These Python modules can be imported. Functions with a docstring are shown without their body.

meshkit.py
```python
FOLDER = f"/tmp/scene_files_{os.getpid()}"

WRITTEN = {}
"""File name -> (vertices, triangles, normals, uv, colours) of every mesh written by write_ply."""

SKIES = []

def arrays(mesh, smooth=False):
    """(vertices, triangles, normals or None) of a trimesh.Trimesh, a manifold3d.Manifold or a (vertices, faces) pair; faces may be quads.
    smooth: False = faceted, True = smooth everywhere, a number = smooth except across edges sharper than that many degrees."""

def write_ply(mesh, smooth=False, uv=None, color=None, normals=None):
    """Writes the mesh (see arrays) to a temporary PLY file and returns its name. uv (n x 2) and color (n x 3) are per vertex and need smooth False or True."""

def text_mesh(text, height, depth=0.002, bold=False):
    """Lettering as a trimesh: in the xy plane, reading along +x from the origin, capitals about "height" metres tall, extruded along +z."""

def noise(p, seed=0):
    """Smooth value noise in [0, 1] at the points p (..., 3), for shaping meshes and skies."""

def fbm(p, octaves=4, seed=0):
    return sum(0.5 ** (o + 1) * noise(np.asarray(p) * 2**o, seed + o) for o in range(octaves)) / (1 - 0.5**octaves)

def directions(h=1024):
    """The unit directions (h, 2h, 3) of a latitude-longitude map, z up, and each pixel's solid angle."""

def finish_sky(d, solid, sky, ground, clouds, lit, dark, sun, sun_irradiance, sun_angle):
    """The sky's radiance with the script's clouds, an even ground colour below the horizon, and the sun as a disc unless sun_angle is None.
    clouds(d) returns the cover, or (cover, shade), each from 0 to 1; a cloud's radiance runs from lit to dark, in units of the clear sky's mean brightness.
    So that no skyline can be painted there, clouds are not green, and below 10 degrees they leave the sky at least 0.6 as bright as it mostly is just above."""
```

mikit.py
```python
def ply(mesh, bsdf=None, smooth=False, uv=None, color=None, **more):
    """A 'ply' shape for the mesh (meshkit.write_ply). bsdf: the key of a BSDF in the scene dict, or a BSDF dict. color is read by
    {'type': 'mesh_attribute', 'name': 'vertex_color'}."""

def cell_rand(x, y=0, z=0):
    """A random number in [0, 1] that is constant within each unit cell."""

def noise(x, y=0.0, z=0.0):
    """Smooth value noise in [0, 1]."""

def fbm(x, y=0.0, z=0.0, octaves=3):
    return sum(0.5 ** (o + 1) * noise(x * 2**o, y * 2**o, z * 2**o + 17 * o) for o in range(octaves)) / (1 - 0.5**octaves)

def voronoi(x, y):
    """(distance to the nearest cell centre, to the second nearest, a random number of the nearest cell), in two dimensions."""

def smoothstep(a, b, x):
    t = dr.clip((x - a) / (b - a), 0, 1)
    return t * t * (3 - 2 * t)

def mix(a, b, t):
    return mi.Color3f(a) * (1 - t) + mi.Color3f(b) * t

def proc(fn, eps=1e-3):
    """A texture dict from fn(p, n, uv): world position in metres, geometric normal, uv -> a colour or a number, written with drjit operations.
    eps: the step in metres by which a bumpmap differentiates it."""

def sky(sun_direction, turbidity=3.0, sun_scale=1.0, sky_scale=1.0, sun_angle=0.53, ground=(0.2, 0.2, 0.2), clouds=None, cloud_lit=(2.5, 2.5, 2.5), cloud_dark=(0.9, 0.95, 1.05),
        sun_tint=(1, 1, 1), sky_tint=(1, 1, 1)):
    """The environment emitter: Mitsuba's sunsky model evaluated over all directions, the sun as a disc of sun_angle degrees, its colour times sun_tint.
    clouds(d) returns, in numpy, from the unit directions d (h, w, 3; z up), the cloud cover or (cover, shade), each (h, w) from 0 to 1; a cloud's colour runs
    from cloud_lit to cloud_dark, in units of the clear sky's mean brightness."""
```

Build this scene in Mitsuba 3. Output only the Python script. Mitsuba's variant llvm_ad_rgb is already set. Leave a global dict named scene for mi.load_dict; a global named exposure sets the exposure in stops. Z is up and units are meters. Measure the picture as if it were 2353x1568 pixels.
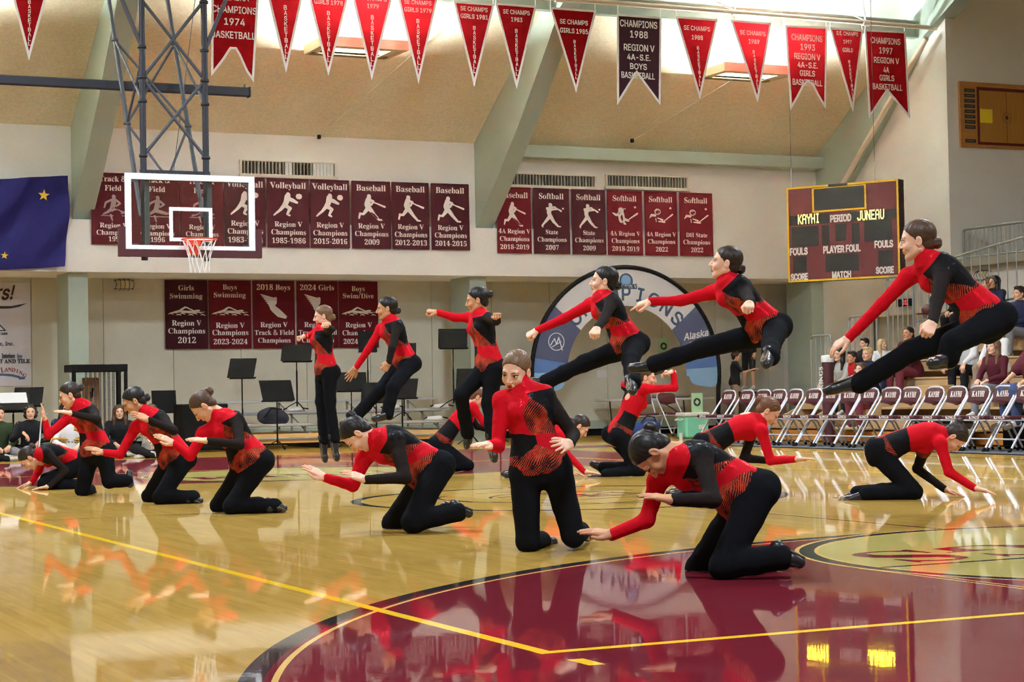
import glob, math, random
import numpy as np, trimesh, shapely
import mitsuba as mi, drjit as dr
import mikit, meshkit
from mikit import proc, noise, fbm, cell_rand, smoothstep, mix
from shapely import affinity
from shapely.geometry import Polygon, LineString, Point, box as sbox
from shapely.ops import unary_union
T = mi.ScalarTransform4f
scene, labels = {}, {}

# ---------------------------------------------------------------- camera
FOCAL, CAM = 4454.17, (-7.4157, -14.6018, 0.88382)
YAW, PITCH, ROLL = 0.44192, 0.02691, -0.01835
cf = np.array([math.sin(YAW) * math.cos(PITCH), math.cos(YAW) * math.cos(PITCH), math.sin(PITCH)])
cr = np.array([math.cos(YAW), -math.sin(YAW), 0.0])
cu = np.cross(cr, cf)
cr, cu = math.cos(ROLL) * cr + math.sin(ROLL) * cu, -math.sin(ROLL) * cr + math.cos(ROLL) * cu
cam_m = np.eye(4)
cam_m[:3, 0], cam_m[:3, 1], cam_m[:3, 2], cam_m[:3, 3] = -cr, cu, cf, CAM
scene['camera'] = {'type': 'perspective', 'fov': 2 * math.degrees(math.atan(1176.5 / FOCAL)), 'fov_axis': 'x',
                   'near_clip': 0.05, 'far_clip': 300.0, 'to_world': T(cam_m.tolist())}
exposure = 3.75

# ---------------------------------------------------------------- lamps of the hall (fixtures are built further down around these)
UPLIGHTS = [(x, 15.45, 6.62) for x in (-3.58, 4.03, 11.65)]      # wall-side trays that wash the sloped ceiling
UP_RADIANCE = (125.0, 142.0, 152.0)
HIGHBAYS = [(x, y, 7.55) for x in (-4.5, 5.5) for y in (8.5, -0.5, -10.0)]
BAY_RADIANCE = (7.3, 8.4, 9.5)
BAY_SIZE = 0.68                                                         # half side


# ---------------------------------------------------------------- helpers
def rgb(*c):
    """sRGB 0-255 to linear."""
    c = np.array(c, float) / 255
    return [float(v) for v in np.where(c < 0.04045, c / 12.92, ((c + 0.055) / 1.055) ** 2.4)]


def mat(key, color, rough=0.6, metal=0.0, spec=0.5, **more):
    two = more.pop('two', True)
    b = {'type': 'principled', 'base_color': color if isinstance(color, dict) else {'type': 'rgb', 'value': list(color)},
         'roughness': rough, 'metallic': metal, 'specular': spec, **more}
    scene[key] = {'type': 'twosided', 'bsdf': b} if two else b
    return key


TAKEN = {}


def numbered(name):
    n = TAKEN.get(name, -1) + 1
    TAKEN[name] = n
    return name if n == 0 else f'{name}_{n:03d}'


def tag(key, label=None, cat=None, group=None, kind=None):
    d = labels.setdefault(key, {})
    for k, v in (('label', label), ('category', cat), ('group', group), ('kind', kind)):
        if v:
            d[k] = v
    return key


def thing(name, label, cat, group=None):
    return tag(numbered(name), label, cat, group)


def obj(name, mesh, m, parent=None, smooth=False, label=None, kind=None, **kw):
    key = numbered(f'{parent}__{name}' if parent else name)
    scene[key] = mikit.ply(mesh, m, smooth, **kw) if not isinstance(mesh, dict) else mesh
    if label or kind:
        tag(key, label, kind=kind)
    return key


def struct(name, mesh, m, label=None, smooth=False, **kw):
    key = obj(name, mesh, m, smooth=smooth, **kw)
    return tag(key, label, kind='structure')


def dup(src, dst_parent, to_world, name=None):
    """The same mesh again under another holder, moved."""
    key = numbered(f'{dst_parent}__{name or src.split("__")[-1].rstrip("0123456789_")}')
    scene[key] = {**scene[src], 'to_world': to_world}
    return key


def cat(*ms):
    ms = [m for m in (ms[0] if len(ms) == 1 and isinstance(ms[0], (list, tuple)) else ms) if m is not None]
    return trimesh.util.concatenate(ms) if len(ms) > 1 else ms[0]


def box(x0, x1, y0, y1, z0, z1):
    b = trimesh.creation.box((abs(x1 - x0), abs(y1 - y0), abs(z1 - z0)))
    b.apply_translation(((x0 + x1) / 2, (y0 + y1) / 2, (z0 + z1) / 2))
    return b


def cbox(x0, x1, y0, y1, z0, z1, c=0.006):
    """A box with chamfered edges."""
    import manifold3d as mf
    h = []
    for dx, dy, dz in ((0, c, c), (c, 0, c), (c, c, 0)):
        h.append(box(x0 + dx, x1 - dx, y0 + dy, y1 - dy, z0 + dz, z1 - dz).vertices)
    return trimesh.convex.convex_hull(np.vstack(h))


def tube(p0, p1, r, n=10, r1=None):
    p0, p1 = np.array(p0, float), np.array(p1, float)
    return sweep([p0, p1], [r, r if r1 is None else r1], n)


def sweep(pts, radii, n=10, caps=True):
    """A round tube along points."""
    p = np.asarray(pts, float)
    radii = np.broadcast_to(radii, (len(p),))
    t = np.gradient(p, axis=0)
    t /= np.linalg.norm(t, axis=1, keepdims=True) + 1e-12
    a = np.zeros_like(p)
    ref = np.array([0, 0, 1.0]) if abs(t[0, 2]) < 0.9 else np.array([1.0, 0, 0])
    a[0] = np.cross(t[0], ref)
    a[0] /= np.linalg.norm(a[0])
    for i in range(1, len(p)):
        v = a[i - 1] - t[i] * (a[i - 1] @ t[i])
        a[i] = v / (np.linalg.norm(v) + 1e-12)
    b = np.cross(t, a)
    ang = np.arange(n) * 2 * np.pi / n
    v = (p[:, None] + radii[:, None, None] * (np.cos(ang)[None, :, None] * a[:, None] + np.sin(ang)[None, :, None] * b[:, None])).reshape(-1, 3)
    i, j = np.meshgrid(np.arange(len(p) - 1), np.arange(n), indexing='ij')
    q = np.stack([i * n + j, i * n + (j + 1) % n, (i + 1) * n + (j + 1) % n, (i + 1) * n + j], -1).reshape(-1, 4)
    f = np.vstack([q[:, [0, 1, 2]], q[:, [0, 2, 3]]])
    if caps:
        v = np.vstack([v, p[:1], p[-1:]])
        k, m, e = np.arange(n), len(v) - 2, (len(p) - 1) * n
        f = np.vstack([f, np.stack([(k + 1) % n, k, k * 0 + m], 1), np.stack([e + k, e + (k + 1) % n, k * 0 + m + 1], 1)])
    return trimesh.Trimesh(v, f, process=False)


def arc_pts(c, r, a0, a1, n, ex=(1, 0, 0), ey=(0, 0, 1)):
    a = np.radians(np.linspace(a0, a1, n))
    return np.array(c) + r * (np.cos(a)[:, None] * np.array(ex) + np.sin(a)[:, None] * np.array(ey))


def ext(poly, depth, o=(0, 0, 0), ex=(1, 0, 0), ey=(0, 0, 1), warp=None):
    """A shapely polygon in the plane (ex, ey) at o, extruded by depth along ex x ey."""
    polys = [g for g in getattr(poly, 'geoms', [poly]) if g.geom_type == 'Polygon' and g.area > 1e-9]
    m = cat([trimesh.creation.extrude_polygon(g, depth, engine='earcut') for g in polys])
    v = np.array(m.vertices)
    ex, ey = np.array(ex, float), np.array(ey, float)
    n = np.cross(ex, ey)
    if warp is not None:
        v[:, 2] += warp(v[:, 0], v[:, 1])
    return trimesh.Trimesh(np.array(o) + v[:, :1] * ex + v[:, 1:2] * ey + v[:, 2:] * n, m.faces, process=False)


def sheet(w, h, nx, ny, warp, depth=0.004, o=(0, 0, 0), ex=(1, 0, 0), ey=(0, 0, 1)):
    """A cloth rectangle from (0,0) to (w,h), thick by depth, pushed along its normal by warp(u, v)."""
    u, v = np.meshgrid(np.linspace(0, w, nx + 1), np.linspace(0, h, ny + 1))
    u, v = u.ravel(), v.ravel()
    d = warp(u, v)
    k = nx + 1
    i, j = np.meshgrid(np.arange(ny), np.arange(nx), indexing='ij')
    q = np.stack([i * k + j, i * k + j + 1, (i + 1) * k + j + 1, (i + 1) * k + j], -1).reshape(-1, 4)
    N = len(u)
    front = np.vstack([q[:, [0, 1, 2]], q[:, [0, 2, 3]]]) + N
    back = np.vstack([q[:, [0, 2, 1]], q[:, [0, 3, 2]]])
    edge = np.concatenate([np.arange(k), np.arange(1, ny + 1) * k + nx, (ny * k + nx - 1) - np.arange(nx), (np.arange(ny - 1, 0, -1)) * k])
    nxt = np.roll(edge, -1)
    side = np.vstack([np.stack([edge, nxt, nxt + N], 1), np.stack([edge, nxt + N, edge + N], 1)])
    ex, ey = np.array(ex, float), np.array(ey, float)
    n = np.cross(ex, ey)
    P = np.array(o) + u[:, None] * ex + v[:, None] * ey + d[:, None] * n
    return trimesh.Trimesh(np.vstack([P, P + depth * n]), np.vstack([front, back, side]), process=False)


_FONTS, _GLYPHS = {}, {}


def _font(serif):
    if serif not in _FONTS:
        from PIL import ImageFont
        found = glob.glob('/opt/blender-*/*/datafiles/fonts/' + ('NotoSansMath-Regular.woff2' if serif else 'Inter.woff2'))
        _FONTS[serif] = ImageFont.truetype(found[0], 80) if found else None
    return _FONTS[serif]


def _serif(text):
    """Bold serif letters of the mathematical alphabet."""
    out = ''
    for ch in text:
        if 'A' <= ch <= 'Z':
            out += chr(0x1D400 + ord(ch) - 65)
        elif 'a' <= ch <= 'z':
            out += chr(0x1D41A + ord(ch) - 97)
        elif '0' <= ch <= '9':
            out += chr(0x1D7CE + ord(ch) - 48)
        else:
            out += ch
    return out


def glyph(text, cap, serif=False, bold=False, squeeze=1.0, center=True, width=None):
    """Lettering as a shapely shape: capitals cap metres tall, baseline on y = 0."""
    from PIL import Image, ImageDraw
    key = (text, serif, bold)
    if key not in _GLYPHS:
        font = _font(serif) or _font(False)
        s = _serif(text) if serif and _font(True) else text
        x0, y0, x1, y1 = font.getbbox(s, anchor='ls', stroke_width=2 * bold)
        im = Image.new('L', (x1 - x0 + 8, y1 - y0 + 8))
        ImageDraw.Draw(im).text((4 - x0, 4 - y0), s, 255, font, anchor='ls', stroke_width=2 * bold)
        on = np.pad(np.asarray(im) > 127, ((0, 0), (1, 1))).astype(np.int8)
        rows, starts = np.nonzero(np.diff(on, axis=1) == 1)
        ends = np.nonzero(np.diff(on, axis=1) == -1)[1]
        g = shapely.union_all(shapely.box(starts, -rows - 1, ends, -rows)).buffer(0.6).buffer(-0.6).simplify(0.85)
        capx = font.getbbox(_serif('H') if serif else 'H', anchor='ls')
        _GLYPHS[key] = affinity.affine_transform(g, [1 / -capx[1], 0, 0, 1 / -capx[1], 0, (4 - y0) / -capx[1]])
    g = _GLYPHS[key]
    a, _, b, _ = g.bounds
    if width is not None:
        squeeze = width / ((b - a) * cap)
    g = affinity.translate(g, -(a + b) / 2 if center else -a, 0)
    return affinity.scale(g, cap * squeeze, cap, origin=(0, 0))


def at(g, x, y):
    return affinity.translate(g, x, y)


def stroke(pts, w, cap='round'):
    return LineString(pts).buffer(w / 2, cap_style=cap, quad_segs=4)


def fbmn(p, octaves=3, seed=0):
    return meshkit.fbm(p, octaves, seed)
# ---------------------------------------------------------------- materials of the room
def _wall(base, amp, sc):
    def f(p, n, uv):
        v = fbm(p.x * sc, p.y * sc, p.z * sc, 3)
        g = noise(p.x * 60, p.y * 60, p.z * 60)
        return mi.Color3f(base) * (1 + amp * (v - 0.5) + 0.05 * (g - 0.5))
    return proc(f)


mat('paint_upper', _wall(rgb(228, 224, 214), 0.10, 1.3), 0.85, spec=0.2)
mat('paint_lower', _wall(rgb(208, 203, 184), 0.14, 1.7), 0.8, spec=0.25)
mat('paint_green', _wall(rgb(163, 174, 160), 0.12, 1.5), 0.6, spec=0.35)
mat('paint_white', rgb(228, 226, 218), 0.6)
mat('rubber_black', rgb(16, 16, 17), 0.8, spec=0.15)
mat('seam_paint', rgb(214, 210, 198), 0.6)


def ceiling_col(p, n, uv):
    v = fbm(p.x * 0.9, p.y * 0.9, p.z * 0.9, 3)
    g = noise(p.x * 38, p.y * 38, p.z * 38)
    g2 = noise(p.x * 16, p.y * 90, p.z * 90)
    return mi.Color3f(rgb(228, 214, 180)) * (1 + 0.16 * (v - 0.5) + 0.18 * (g - 0.5) + 0.10 * (g2 - 0.5))


mat('spray_plaster', proc(ceiling_col), 0.95, spec=0.1)
mat('deck_white', _wall(rgb(226, 226, 218), 0.06, 2.0), 0.6)

# floor: clear-coated maple with painted court markings (world metres; the centre spot is the origin)
COURT = 12.55


def seg(v, c, half):
    return dr.select(dr.abs(v - c) < half, mi.Float(1), mi.Float(0))


def floor_col(p, n, uv):
    x, y = p.x, p.y
    row = dr.floor(x / 0.057)
    shift = cell_rand(row, 3) * 1.7
    plank = cell_rand(row, dr.floor((y + shift) / 1.15), 5)
    grain = fbm(x * 55, y * 3.2, plank * 9, 3)
    broad = fbm(x * 0.35, y * 0.28, 2.0, 2)
    scuff = smoothstep(0.66, 0.8, fbm(x * 2.3 + 4, y * 2.3, 7.0, 3))
    wood = mix(rgb(148, 115, 52), rgb(172, 139, 70), plank * 0.30 + 0.70 * grain) * (0.88 + 0.26 * broad)
    wood = wood * (1 - 0.06 * scuff)
    maroon = mi.Color3f(rgb(96, 26, 36)) * (0.9 + 0.2 * grain * 0.6 + 0.12 * broad)
    gold, black, cream = mi.Color3f(rgb(196, 160, 92)), mi.Color3f(rgb(34, 33, 34)), mi.Color3f(rgb(164, 150, 86))
    cream = cream * (0.94 + 0.1 * grain)
    yellow = mi.Color3f(rgb(214, 172, 40))
    c = wood

    def put(c, col, m):
        return dr.select(m, col, c)

    ay = dr.abs(y)
    # both three-point areas in maroon, edged black and gold
    by = ay - (COURT - 1.6)
    r3 = dr.select(by < 0, dr.sqrt(x * x + by * by), dr.abs(x))
    inside = (r3 < 6.02) & (ay < COURT)
    c = put(c, maroon, inside)
    c = put(c, black, (r3 < 6.03) & (r3 > 5.95) & (ay < COURT))
    c = put(c, gold, (r3 < 5.925) & (r3 > 5.902) & (ay < COURT))
    # lane lines in gold outline inside the maroon
    lane = (dr.abs(dr.abs(x) - 1.83) < 0.035) & (ay > COURT - 5.79)
    c = put(c, gold, lane & inside)
    c = put(c, maroon, (dr.abs(dr.abs(x) - 1.83) < 0.02) & lane & inside)
    # free-throw circles
    fy = ay - (COURT - 5.79)
    rf = dr.sqrt(x * x + fy * fy)
    c = put(c, gold, rf < 1.86)
    c = put(c, black, rf < 1.835)
    c = put(c, gold, rf < 1.755)
    c = put(c, cream, rf < 1.735)
    c = put(c, black, (dr.abs(fy - 0.03) < 0.022) & (rf < 1.75))
    # border band outside the lines
    out = (dr.abs(x) > 7.62) | (ay > COURT)
    band = out & (dr.abs(x) < 8.75) & (ay < COURT + 1.2)
    c = put(c, maroon, band & (ay > COURT))
    c = put(c, black, (dr.abs(dr.abs(x) - 7.62) < 0.03) & (ay < COURT))
    c = put(c, black, (dr.abs(ay - COURT) < 0.03) & (dr.abs(x) < 7.65))
    # halfway line, centre circle, long centre seam
    rc = dr.sqrt(x * x + y * y)
    c = put(c, wood * 1.12, rc < 1.75)
    c = put(c, mi.Color3f(rgb(70, 48, 30)), (dr.abs(y) < 0.012) & (dr.abs(x) < 7.62) & (rc > 1.83))
    c = put(c, black, (rc > 1.75) & (rc < 1.84))
    c = put(c, mi.Color3f(rgb(74, 26, 30)), (dr.abs(x - 0.06) < 0.016) & (y < -1.84) & (y > -4.93))
    # volleyball court in yellow
    vb = ((dr.abs(dr.abs(x) - 4.5) < 0.028) & (ay < 8.69)) | ((dr.abs(ay - 8.66) < 0.028) & (dr.abs(x) < 4.53))
    vb = vb | ((dr.abs(dr.abs(x) - 4.49) < 0.03) & (ay > 8.86) & (ay < 9.02))
    c = put(c, yellow, vb & (rf > 1.86))
    return c


def floor_bump(p, n, uv):
    return 0.00012 * fbm(p.x * 9, p.y * 5, 1.0, 2) + 0.00003 * noise(p.x * 34, p.y * 34, 2.0)


scene['floor_gloss'] = {'type': 'bumpmap', 'arbitrary': proc(floor_bump, 4e-3), 'scale': 1.0,
                        'bsdf': {'type': 'principled', 'base_color': proc(floor_col), 'roughness': 0.028, 'specular': 0.42,
                                 'clearcoat': 0.0}}
_key = struct('floor', box(-16, 26, -24, 20.2, -0.2, 0.0), 'floor_gloss', 'glossy maple gym floor with maroon court areas and yellow and black lines')

# ---------------------------------------------------------------- shell
XR, YC = 15.3, 14.33                        # right return wall and its near corner
ZS, ZT, YF = 3.085, 5.55, 18.3              # fascia bottom, roof spring, fascia face
ROOF = 0.68                                 # slope of the lining
YB, ZB_ = 15.45, 5.55 + 0.68 * (18.45 - 15.45)


VENTS = [(2.93, 4.74, 4.835, 5.115), (8.23, 10.06, 4.795, 5.05), (10.27, 12.11, 4.83, 5.09)]


def rpoly(pts, x0, x1):
    """A profile in (Y, Z) extruded along X."""
    return ext(Polygon(pts), x1 - x0, (x0, 0, 0), (0, 1, 0), (0, 0, 1))


struct('wall_back', cat(ext(sbox(-16, 3.97, XR, 5.75).difference(unary_union([sbox(x0 + .02, z0 + .02, x1 - .02, z1 - .02) for x0, x1, z0, z1 in VENTS])), .25, (0, 18.70, 0)),
                        rpoly([(18.3, ZS), (18.7, ZS), (18.7, 3.98), (18.3, 3.98)], -16, XR + 1.5)),
       'paint_upper', 'cream upper back wall with the beam-like fascia that carries the banners')
struct('ceiling_soffit', rpoly([(18.69, ZS), (20.3, ZS), (20.3, ZS + 0.2), (18.69, ZS + 0.2)], -16, XR + 1.5), 'paint_upper', 'underside of the overhang along the back wall')
lw = struct('wall_back_recess', box(-16, XR + 10, 20.03, 20.3, -0.1, ZS + 0.1), 'seam_paint', 'recessed cream wall panels under the overhang')
pw = 1.28
for i in range(-9, 19):
    x0 = -0.44 + i * pw
    obj('panel', cbox(x0 + 0.004, x0 + pw - 0.004, 20.0, 20.05, 0.30, ZS + 0.02, 0.004), 'paint_lower', lw)
bb = struct('baseboard_back', box(-16, XR + 10, 19.93, 20.05, 0.14, 0.30), 'paint_green', 'green band along the foot of the back wall')
struct('gap_dark_back', box(-16, XR + 10, 19.99, 20.05, 0.0, 0.14), 'rubber_black', 'black strip painted for the dark gap under the green base band')  # solid black strip: the dark of the open gap is put in as colour

# sloped lining, flat deck with ribs
for i, (x0, x1) in enumerate(((-16, -0.05), (0.3, 7.51), (7.86, 15.16))):
    pass
struct('ceiling', rpoly([(18.5, ZT), (18.7, ZT), (18.7, ZT + 0.15), (YB, ZB_ + 0.16), (YB, ZB_)], -16, 15.6), 'spray_plaster', 'sloped ceiling with sprayed beige plaster')
deck = struct('ceiling_deck', box(-16, 26, -24, YB + 0.5, 8.32, 8.5), 'deck_white', 'white metal roof deck')
rib = box(-0.055, 0.055, 7.5, YB, 8.22, 8.33)
k0 = None
for i in range(60):
    x = -2 + 0.31 * i
    if k0 is None:
        k0 = obj('rib', rib, 'deck_white', deck)
        scene[k0]['to_world'] = T().translate([x, 0, 0])
    else:
        dup(k0, deck, T().translate([x, 0, 0]), 'rib')
struct('trim_deck_edge', box(-16, 15.6, YB, YB + 0.2, ZB_ - 0.02, 8.35), 'deck_white', 'white closure above the sloped ceiling')
struct('roof_beam', cat(box(-16, 15.2, YB - 0.42, YB - 0.40, 7.46, 7.74), box(-16, 15.2, YB - 0.5, YB - 0.32, 7.44, 7.46), box(-16, 15.2, YB - 0.5, YB - 0.32, 7.74, 7.76)),
       'paint_green', 'pale green steel beam along the top of the sloped ceiling')
struct('eave_beam', cat(box(7.86, 15.16, 18.15, 18.5, 5.33, 5.56)), 'paint_green', 'pale green beam under the sloped ceiling in the right bay')

# frames: tapered rafter and column below
for i, x in enumerate((-0.05, 7.51, 15.16)):
    prof = [(18.47, 3.97), (17.65, 4.65), (16.4, 5.78), (15.3, 6.90), (14.8, 7.45), (13.2, 8.3), (14.2, 8.3), (15.45, ZB_ + 0.1), (18.5, ZT + 0.05)]
    lab = ('pale green tapered roof frame above the basketball backboard', 'pale green tapered roof frame between the two rows of maroon banners',
           'pale green tapered roof frame above the scoreboard, at the right corner')[i]
    struct('roof_frame', rpoly(prof, x, x + 0.35), 'paint_green', lab)
for i, x in enumerate((-0.12, 7.38, 15.0)):
    struct('column', box(x, x + 0.34, 18.48, 19.38, 0, ZS), 'paint_green',
           ('pale green wall column behind the black barred stand', 'pale green wall column behind the jumping dancers', 'pale green wall column under the scoreboard')[i])

# right corner: return wall with a recess below, then the far-right wall
struct('wall_right', cat(box(XR, XR + 0.3, YC, 18.6, 2.26, 8.4), box(XR, XR + 0.3, 17.2, 20.1, 0, 2.3)), 'paint_upper', 'cream return wall beside the scoreboard')
struct('wall_far_right', box(XR, 26, YC, YC + 0.3, 3.0, 8.4), 'paint_upper', 'grey-cream wall carrying the wooden court board')
struct('wall_stair', cat(box(XR + 0.3, 26, 15.6, 15.9, 0, 3.1)), 'paint_upper', 'cream wall behind the upper seats')
struct('wall_left', box(-16.2, -16, -24, 20.3, -0.1, 8.5), 'paint_upper', 'cream side wall left of the court')
struct('wall_front', box(-16, 26, -24.2, -24, -0.1, 8.5), 'paint_upper', 'cream wall behind the camera')
struct('wall_side_right', box(26, 26.2, -24, 20.3, -0.1, 8.5), 'paint_upper', 'cream wall behind the bleachers')

# ---------------------------------------------------------------- lamps
mat('lamp_frame', rgb(214, 196, 160), 0.5)
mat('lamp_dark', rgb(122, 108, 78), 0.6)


def rect_emit(x0, x1, y0, y1, z, up, rad):
    m = trimesh.Trimesh([[x0, y0, z], [x1, y0, z], [x1, y1, z], [x0, y1, z]], [[0, 1, 2], [0, 2, 3]] if up else [[0, 2, 1], [0, 3, 2]], process=False)
    d = mikit.ply(m, 'rubber_black')
    d['emitter'] = {'type': 'area', 'radiance': {'type': 'rgb', 'value': list(rad)}}
    return d


for i, (x, y, z) in enumerate(UPLIGHTS):
    t = thing('ceiling_light', ('uplight tray left of the hoop frame', 'beige uplight tray below the bright ceiling, behind the left pennants',
                                'beige uplight tray below the bright ceiling, behind the right pennants')[i], 'ceiling light', None)
    obj('rail', cat(box(x - 0.76, x + 0.76, y - 0.47, y - 0.42, z - 0.02, z + 0.13), box(x - 0.76, x + 0.76, y - 0.47, y - 0.30, z - 0.03, z - 0.01)), 'lamp_frame', t)
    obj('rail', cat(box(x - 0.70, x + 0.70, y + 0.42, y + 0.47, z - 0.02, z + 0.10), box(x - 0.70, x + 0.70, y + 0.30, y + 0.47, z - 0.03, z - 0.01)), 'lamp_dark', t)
    for s in (-1, 1):
        obj('end_plate', cat(box(x + s * 0.72 - 0.03, x + s * 0.72 + 0.03, y - 0.45, y + 0.45, z - 0.03, z + 0.12), box(x + s * 0.62 - 0.07, x + s * 0.62 + 0.07, y - 0.40, y + 0.40, z - 0.01, z + 0.05)), 'lamp_frame', t)
    for s in (-1, 1):
        obj('lamp_tube', rect_emit(x - 0.55, x + 0.55, y + s * 0.36 - 0.06, y + s * 0.36 + 0.06, z + 0.02, True, UP_RADIANCE), None, t)
        obj('hanger', cat(tube((x + s * 0.5, y - 0.43, z + 0.1), (x + s * 0.5, y - 0.43, 5.55 + 0.68 * (18.45 - y + 0.43)), 0.006, 6)), 'lamp_frame', t)
for i, (x, y, z) in enumerate(HIGHBAYS):
    t = thing('high_bay_light', 'square lamp hung under the roof deck, out of view', 'ceiling light', 'lamps under the roof deck')
    b = BAY_SIZE
    obj('housing', box(x - b - 0.02, x + b + 0.02, y - b - 0.02, y + b + 0.02, z + 0.01, z + 0.12), 'lamp_frame', t)
    obj('diffuser', rect_emit(x - b, x + b, y - b, y + b, z, False, BAY_RADIANCE), None, t)
    obj('hanger', tube((x, y, z + 0.1), (x, y, 8.33), 0.01, 6), 'lamp_frame', t)
# ---------------------------------------------------------------- bodies: signed distances on a grid, skinned by surface nets
def unit(v):
    v = np.asarray(v, float)
    return v / (np.linalg.norm(v) + 1e-12)


def p_cone(a, b, ra, rb):
    a, b = np.asarray(a, float), np.asarray(b, float)

    def f(p):
        d = b - a
        t = np.clip((p - a) @ d / max(d @ d, 1e-9), 0, 1)
        return np.linalg.norm(p - a - t[:, None] * d, axis=1) - (ra + (rb - ra) * t)
    r = max(ra, rb)
    return f, np.minimum(a, b) - r, np.maximum(a, b) + r


def p_ell(c, r, M=None):
    c, r = np.asarray(c, float), np.asarray(r, float)
    M = np.eye(3) if M is None else np.asarray(M, float)            # rows are the axes

    def f(p):
        q = (p - c) @ M.T
        k = np.linalg.norm(q / r, axis=1)
        k2 = np.linalg.norm(q / r ** 2, axis=1)
        return np.where(k2 < 1e-9, -r.min(), k * (k - 1) / np.maximum(k2, 1e-9))
    e = np.abs(M.T) @ r
    return f, c - e, c + e


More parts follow.
